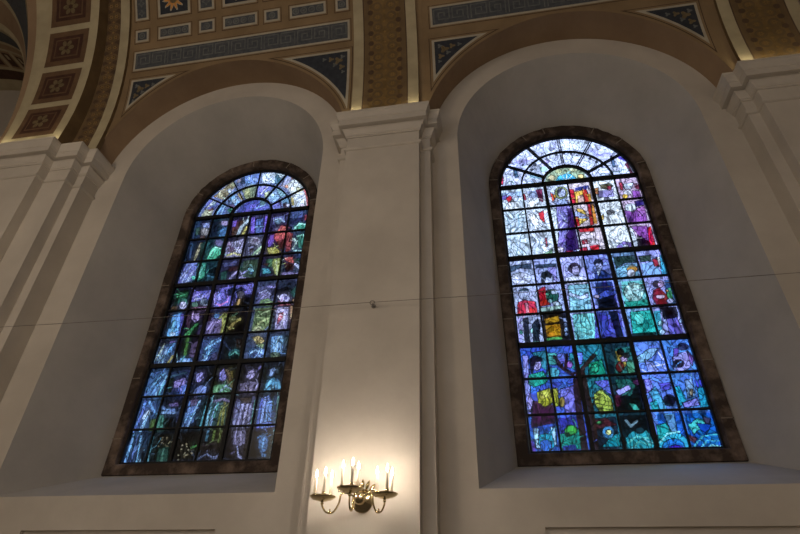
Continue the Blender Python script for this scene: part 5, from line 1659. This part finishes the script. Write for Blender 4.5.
def fill_poly(img, pts, col):
    xs = np.array([p[0] for p in pts], float) / MM + GW * 1000 / MM
    zs = np.array([p[1] for p in pts], float) / MM
    i0, i1 = max(0, int(xs.min())), min(NX - 1, int(xs.max()) + 1)
    j0, j1 = max(0, int(zs.min())), min(NZ - 1, int(zs.max()) + 1)
    if i1 <= i0 or j1 <= j0: return
    X, Zg = np.meshgrid(np.arange(i0, i1 + 1), np.arange(j0, j1 + 1))
    ins = np.zeros(X.shape, bool)
    n = len(xs)
    for k in range(n):
        xa, za, xb, zb = xs[k], zs[k], xs[(k + 1) % n], zs[(k + 1) % n]
        if za == zb: continue
        ins ^= ((za > Zg) != (zb > Zg)) & (X < (xb - xa) * (Zg - za) / (zb - za) + xa)
    img[j0:j1 + 1, i0:i1 + 1][ins] = col


def stroke(img, pts, w, col, alpha=1.0):
    P = [(p[0] / MM + GW * 1000 / MM, p[1] / MM) for p in pts]
    h = max(w / MM / 2, .55)
    for (xa, za), (xb, zb) in zip(P, P[1:]):
        i0, i1 = max(0, int(min(xa, xb) - h)), min(NX - 1, int(max(xa, xb) + h) + 1)
        j0, j1 = max(0, int(min(za, zb) - h)), min(NZ - 1, int(max(za, zb) + h) + 1)
        if i1 <= i0 or j1 <= j0: continue
        X, Zg = np.meshgrid(np.arange(i0, i1 + 1), np.arange(j0, j1 + 1))
        L2 = (xb - xa) ** 2 + (zb - za) ** 2 + 1e-9
        t = np.clip(((X - xa) * (xb - xa) + (Zg - za) * (zb - za)) / L2, 0, 1)
        d2 = (X - xa - t * (xb - xa)) ** 2 + (Zg - za - t * (zb - za)) ** 2
        sub = img[j0:j1 + 1, i0:i1 + 1]; on = d2 <= h * h
        sub[on] = sub[on] * (1 - alpha) + np.asarray(col) * alpha


def paint_window(w):
    img = np.zeros((NZ, NX, 3))
    img[:] = lin(BASE[w][3])
    for reg in range(3):
        for c in range(6):
            z1 = GV - 1.494 * reg; z0 = z1 - 1.494
            a, b = int(c * .378 * 1000 / MM), int((c + 1) * .378 * 1000 / MM) + 1
            img[max(0, int(z0 * 1000 / MM)):int(z1 * 1000 / MM) + 1, a:b] = lin(BASE[w][reg][c])
    lead = np.array(lin('0a0c12'))
    for kind, s, a, b in PAINT[w]:
        pts = [tuple(int(t) for t in q.split(',')) for q in s.split()]
        if kind == 'P':
            fill_poly(img, pts, lin(a))
            if b: stroke(img, pts + pts[:1], 11 if w == 'R' else 9, lead)
        else:
            stroke(img, pts, a * (1.3 if w == 'R' else 1.9), lin(b))
    # neighbouring colours bleed into each other, then fine brushwork: folds, waves and hatching
    k = 9
    soft = img
    for ax in (0, 1):
        soft = sum(np.roll(soft, s, ax) for s in range(-k, k + 1)) / (2 * k + 1)
    mixf = 0.12 if w == 'R' else 0.26
    img = img * (1 - mixf) + soft * mixf
    src = img.copy()
    rnd = random.Random(11 if w == 'R' else 7)
    for n in range(420 if w == 'R' else 1000):
        x, z = rnd.uniform(-GW, GW) * 1000, rnd.uniform(0, VC + GW) * 1000
        c = src[min(NZ - 1, int(z / MM)), min(NX - 1, int((x + GW * 1000) / MM))]
        # the brush follows a slowly turning field, mostly upright
        ang = PI / 2 + 1.0 * math.sin(x * .0043 + 1.7 * math.sin(z * .0021)) + .9 * math.sin(z * .0052 + x * .002)
        turn = rnd.uniform(-.35, .35)
        ln = rnd.uniform(18, 42)
        pts = [(x, z)]
        for s in range(5):
            pts.append((pts[-1][0] + ln * math.cos(ang), pts[-1][1] + ln * math.sin(ang))); ang += turn
        u = rnd.random()
        if w == 'R':
            col = c * .16 if u < .62 else np.minimum(c * 1.5 + .03, 1)
            stroke(img, pts, 8.5, col, .6)
        else:
            col = c * .15 if u < .42 else np.minimum(c * 2.1 + np.array((.02, .03, .05)), 1)
            stroke(img, pts, rnd.choice((8.5, 9, 13)), col, .45)
    return (0.76 if w == 'R' else 0.76) * img ** 1.12


def sample(img, x, z):
    fx = np.clip((np.asarray(x) + GW) * 1000 / MM, 0, NX - 1.001); fz = np.clip(np.asarray(z) * 1000 / MM, 0, NZ - 1.001)
    return img[np.round(fz).astype(int), np.round(fx).astype(int)]


def glass_pane(parent, xs, zs, img, glass):
    """xs, zs: 2-D arrays of the pane's grid"""
    nr, nc = xs.shape
    co = np.zeros((nr * nc, 3)); co[:, 0] = xs.ravel(); co[:, 2] = zs.ravel()
    idx = np.arange(nr * nc).reshape(nr, nc)
    faces = np.stack([idx[:-1, :-1], idx[:-1, 1:], idx[1:, 1:], idx[1:, :-1]], -1).reshape(-1, 4)
    me = bpy.data.meshes.new('glass_pane')
    me.from_pydata(co.tolist(), [], faces.tolist())
    me.materials.append(glass)
    at = me.color_attributes.new('glass_paint', 'FLOAT_COLOR', 'POINT')
    c = np.ones((nr * nc, 4)); c[:, :3] = sample(img, xs.ravel(), zs.ravel())
    at.data.foreach_set('color', c.ravel())
    me.update()
    o = bpy.data.objects.new('glass_pane', me)
    COL.objects.link(o); o.parent = parent
    return o


def bar(parent, name, x0, x1, z0, z1, dep):
    b = MB(); b.box(x0, x1, -dep, .022, z0, z1)
    return b.build(name, IRON, parent)


def stained_window(c, w, label):
    root = empty('stained_glass_panel', (c, Y_GLASS, GZ))
    tag(root, label, 'stained glass')
    img = paint_window(w)
    rh = GV / 9
    for r in range(9):
        for k in range(6):
            x = np.linspace(-GW + k * .378, -GW + (k + 1) * .378, 44); z = np.linspace(r * rh, (r + 1) * rh, 56)
            X, Zg = np.meshgrid(x, z)
            glass_pane(root, X, Zg, img, GLASSES[w])
    # round head: half disc, inner ring, outer ring
    def ring(r0, r1, a0, a1, nr, na):
        A, Rr = np.meshgrid(np.linspace(a0, a1, na), np.linspace(r0, r1, nr))
        glass_pane(root, Rr * np.cos(A), VC + Rr * np.sin(A), img, GLASSES[w])
    ring(.004, .36 * GW, 0.0, PI, 40, 90)
    for k in range(6):
        ring(.36 * GW, .67 * GW, PI * k / 6, PI * (k + 1) / 6, 34, 40)
        ring(.67 * GW, GW, PI * k / 6, PI * (k + 1) / 6, 36, 56)
    # iron armature
    for k in (1, 2, 3):
        bar(root, 'saddle_bar', -GW, GW, k * 1.494 - .034, k * 1.494 + .034, .03)
    for x in (-.378, .378):
        bar(root, 'mullion_bar', x - .026, x + .026, 0, GV, .028)
    for x in (-.756, 0, .756):
        bar(root, 'glazing_bar', x - .011, x + .011, 0, GV, .018)
    for r in range(9):
        if r % 3: bar(root, 'glazing_bar', -GW, GW, r * rh - .012, r * rh + .012, .016)
    bar(root, 'glazing_bar', -GW, GW, 0, .03, .02)
    for s in (-1, 1): bar(root, 'glazing_bar', s * (GW - .012) - .012, s * (GW - .012) + .012, 0, VC, .03)
    def arc(r, wd, dep):
        a = MB()
        rows = []
        for k in range(49):
            t = PI * k / 48
            cs, sn = math.cos(t), math.sin(t)
            rows.append([((r - wd) * cs, .02, VC + (r - wd) * sn), ((r - wd) * cs, -dep, VC + (r - wd) * sn), ((r + wd) * cs, -dep, VC + (r + wd) * sn), ((r + wd) * cs, .02, VC + (r + wd) * sn)])
        a.grid(rows, 0, True)
        a.build('arched_bar', IRON, root)
    arc(.36 * GW, .02, .03); arc(.67 * GW, .012, .02); arc(GW - .012, .02, .03)
    for k in range(1, 6):
        t = PI * k / 6
        for off in ((-.016, .016) if w == 'R' else (0,)):
            d = Vector((math.cos(t), 0, math.sin(t))); n = Vector((-d.z, 0, d.x))
            hw = .006 if w == 'R' else .011
            b = MB()
            p0 = Vector((0, 0, VC)) + d * (.36 * GW) + n * off; p1 = Vector((0, 0, VC)) + d * (GW - .01) + n * off
            sec = [(-hw, -.016), (hw, -.016), (hw, .02), (-hw, .02)]
            b.grid([[tuple(p + n * a + Vector((0, q, 0))) for a, q in sec] for p in (p0, p1)], 0, True)
            b.build('radial_bar', IRON, root)
    return root


stained_window(BAYS[0], 'L', 'darker blue arched stained-glass window with robed figures, left of the pillar')
stained_window(BAYS[1], 'R', 'brighter arched stained-glass window with white and red top panels, right of the pillar')

# ------------------------------------------------------------------ brass sconce on the middle pillar
sc = empty('wall_sconce', (-1.285, Y_MAIN, Z(.985)))
tag(sc, 'polished brass three-armed candle sconce glowing on the middle pillar', 'wall light')
b = MB()
b.lathe([(0.0, 0.0), (.104, 0.0), (.108, .008), (.10, .016), (.095, .018), (.088, .03), (.06, .045), (.04, .06), (.034, .085), (.05, .10), (.056, .125), (.045, .15), (.02, .165), (0.0, .17)], (0, 0, 0), 36, 'y')
b.build('backplate', BRASS, sc, smooth=True)
b = MB()
for a in range(5):                                   # crest of leaves above the plate
    t = math.radians(50 + 20 * a)
    d = Vector((math.cos(t), 0, math.sin(t)))
    b.tube([d * .10 + Vector((0, -.02, 0)), d * .14 + Vector((0, -.03, 0)), d * .175 + Vector((0, -.028, 0)), d * .195 + Vector((0, -.02, 0))], [.008, .018, .012, .002], 8)
b.build('crest', BRASS, sc, smooth=True)


def bez(pts, n=10):
    out = []
    P = [Vector(p) for p in pts]
    for i in range(len(P) - 1):
        p0, p1, p2, p3 = P[max(i - 1, 0)], P[i], P[i + 1], P[min(i + 2, len(P) - 1)]
        for k in range(n):
            t = k / n
            out.append(0.5 * ((2 * p1) + (-p0 + p2) * t + (2 * p0 - 5 * p1 + 4 * p2 - p3) * t * t + (-p0 + 3 * p1 - 3 * p2 + p3) * t ** 3))
    out.append(P[-1])
    return out


def sconce_arm(direction, reach, rise):
    d = Vector(direction).normalized()
    up_ = Vector((0, 0, 1))
    hub = Vector((0, -.125, 0))
    def at(t, h): return hub + d * t + up_ * h
    a = MB()
    path = bez([at(.03, 0), at(reach * .30, .035), at(reach * .50, .028), at(reach * .56, -.06), at(reach * .70, -.135), at(reach * .88, -.135), at(reach * .985, -.09), at(reach, rise - .03)], 8)
    a.tube(path, .0085, 10)
    arm = a.build('arm', BRASS, sc, smooth=True)
    s = MB()                                          # scroll and finial on the arm
    cc = at(reach * .50, .03)
    s.tube([cc + d * (.03 * math.cos(t * .5) * (1 - t / 16)) + up_ * (.012 + .03 * math.sin(t * .5) * (1 - t / 16)) for t in range(13)], .006, 8)
    s.build('scroll', BRASS, arm, smooth=True)
    for prof, pos in (([(0, -.012), (.012, -.004), (.014, .006), (.006, .016), (.009, .022), (0, .034)], at(reach * .52, .055)), ([(0, 0), (.011, .008), (.005, .018), (.009, .026), (0, .034)], at(reach * .78, -.14))):
        s = MB(); s.lathe(prof, tuple(pos), 12)
        s.build('finial', BRASS, arm, smooth=True)
    base = at(reach, rise)
    q = MB()
    q.lathe([(0, -.035), (.012, -.03), (.016, -.02), (.010, -.010), (.022, -.004), (.055, .004), (.095, .018), (.118, .034), (.121, .040), (.116, .040), (.09, .026), (.04, .014), (0, .012)], tuple(base), 36)
    dish = q.build('drip_dish', BRASS, sc, smooth=True)
    for ang in (172, 52, -68):
        t = math.radians(ang)
        p = base + Vector((math.cos(t), math.sin(t), 0)) * .082
        cup = MB()
        cup.lathe([(0, .012), (.010, .014), (.012, .03), (.019, .04), (.020, .062), (.016, .066), (.0125, .066)], tuple(p), 14)
        cup.build('candle_cup', BRASS, dish, smooth=True)
        cd = MB()
        cd.lathe([(0, .05), (.0125, .05), (.0125, .205), (.010, .212), (0, .213)], tuple(p), 14)
        cd.build('candle', WAX, dish, smooth=True)
        fl = MB()
        fl.lathe([(0, .212), (.007, .214), (.012, .226), (.0125, .24), (.009, .26), (.004, .278), (0, .285)], tuple(p), 14)
        fl.build('flame_bulb', BULB, dish, smooth=True)
        o = lamp('candle_glow', 'POINT', tuple(Vector(sc.location) + p + Vector((0, 0, .245))), CANDLE_W, (1.0, 0.87, 0.73), 0.02)


CANDLE_W = 4.0
sconce_arm((-.315, -.145, 0), .345, -.045)
sconce_arm((.27, -.145, 0), .306, -.03)
sconce_arm((-.02, -.30, 0), .29, -.005)

# ------------------------------------------------------------------ steel cable stretched in front of the wall
cb = empty('tension_cable', (PIL, 5.2, Z(3.12)))
tag(cb, 'thin steel cable stretched across the pillars and both windows', 'cable')
k = MB()
xs_ = [PIL - 5.354 + 11.041 * i / 40 for i in range(41)]
span = lambda x: 0.018 * abs(math.sin((x - PIL) / 5.687 * PI))
ydip = lambda x: -.06 * max(0.0, (PIL - x) / 5.354)
k.tube([(x - PIL, ydip(x), .006 - span(x)) for x in xs_], .0034, 6)
k.build('wire', CABLE, cb)
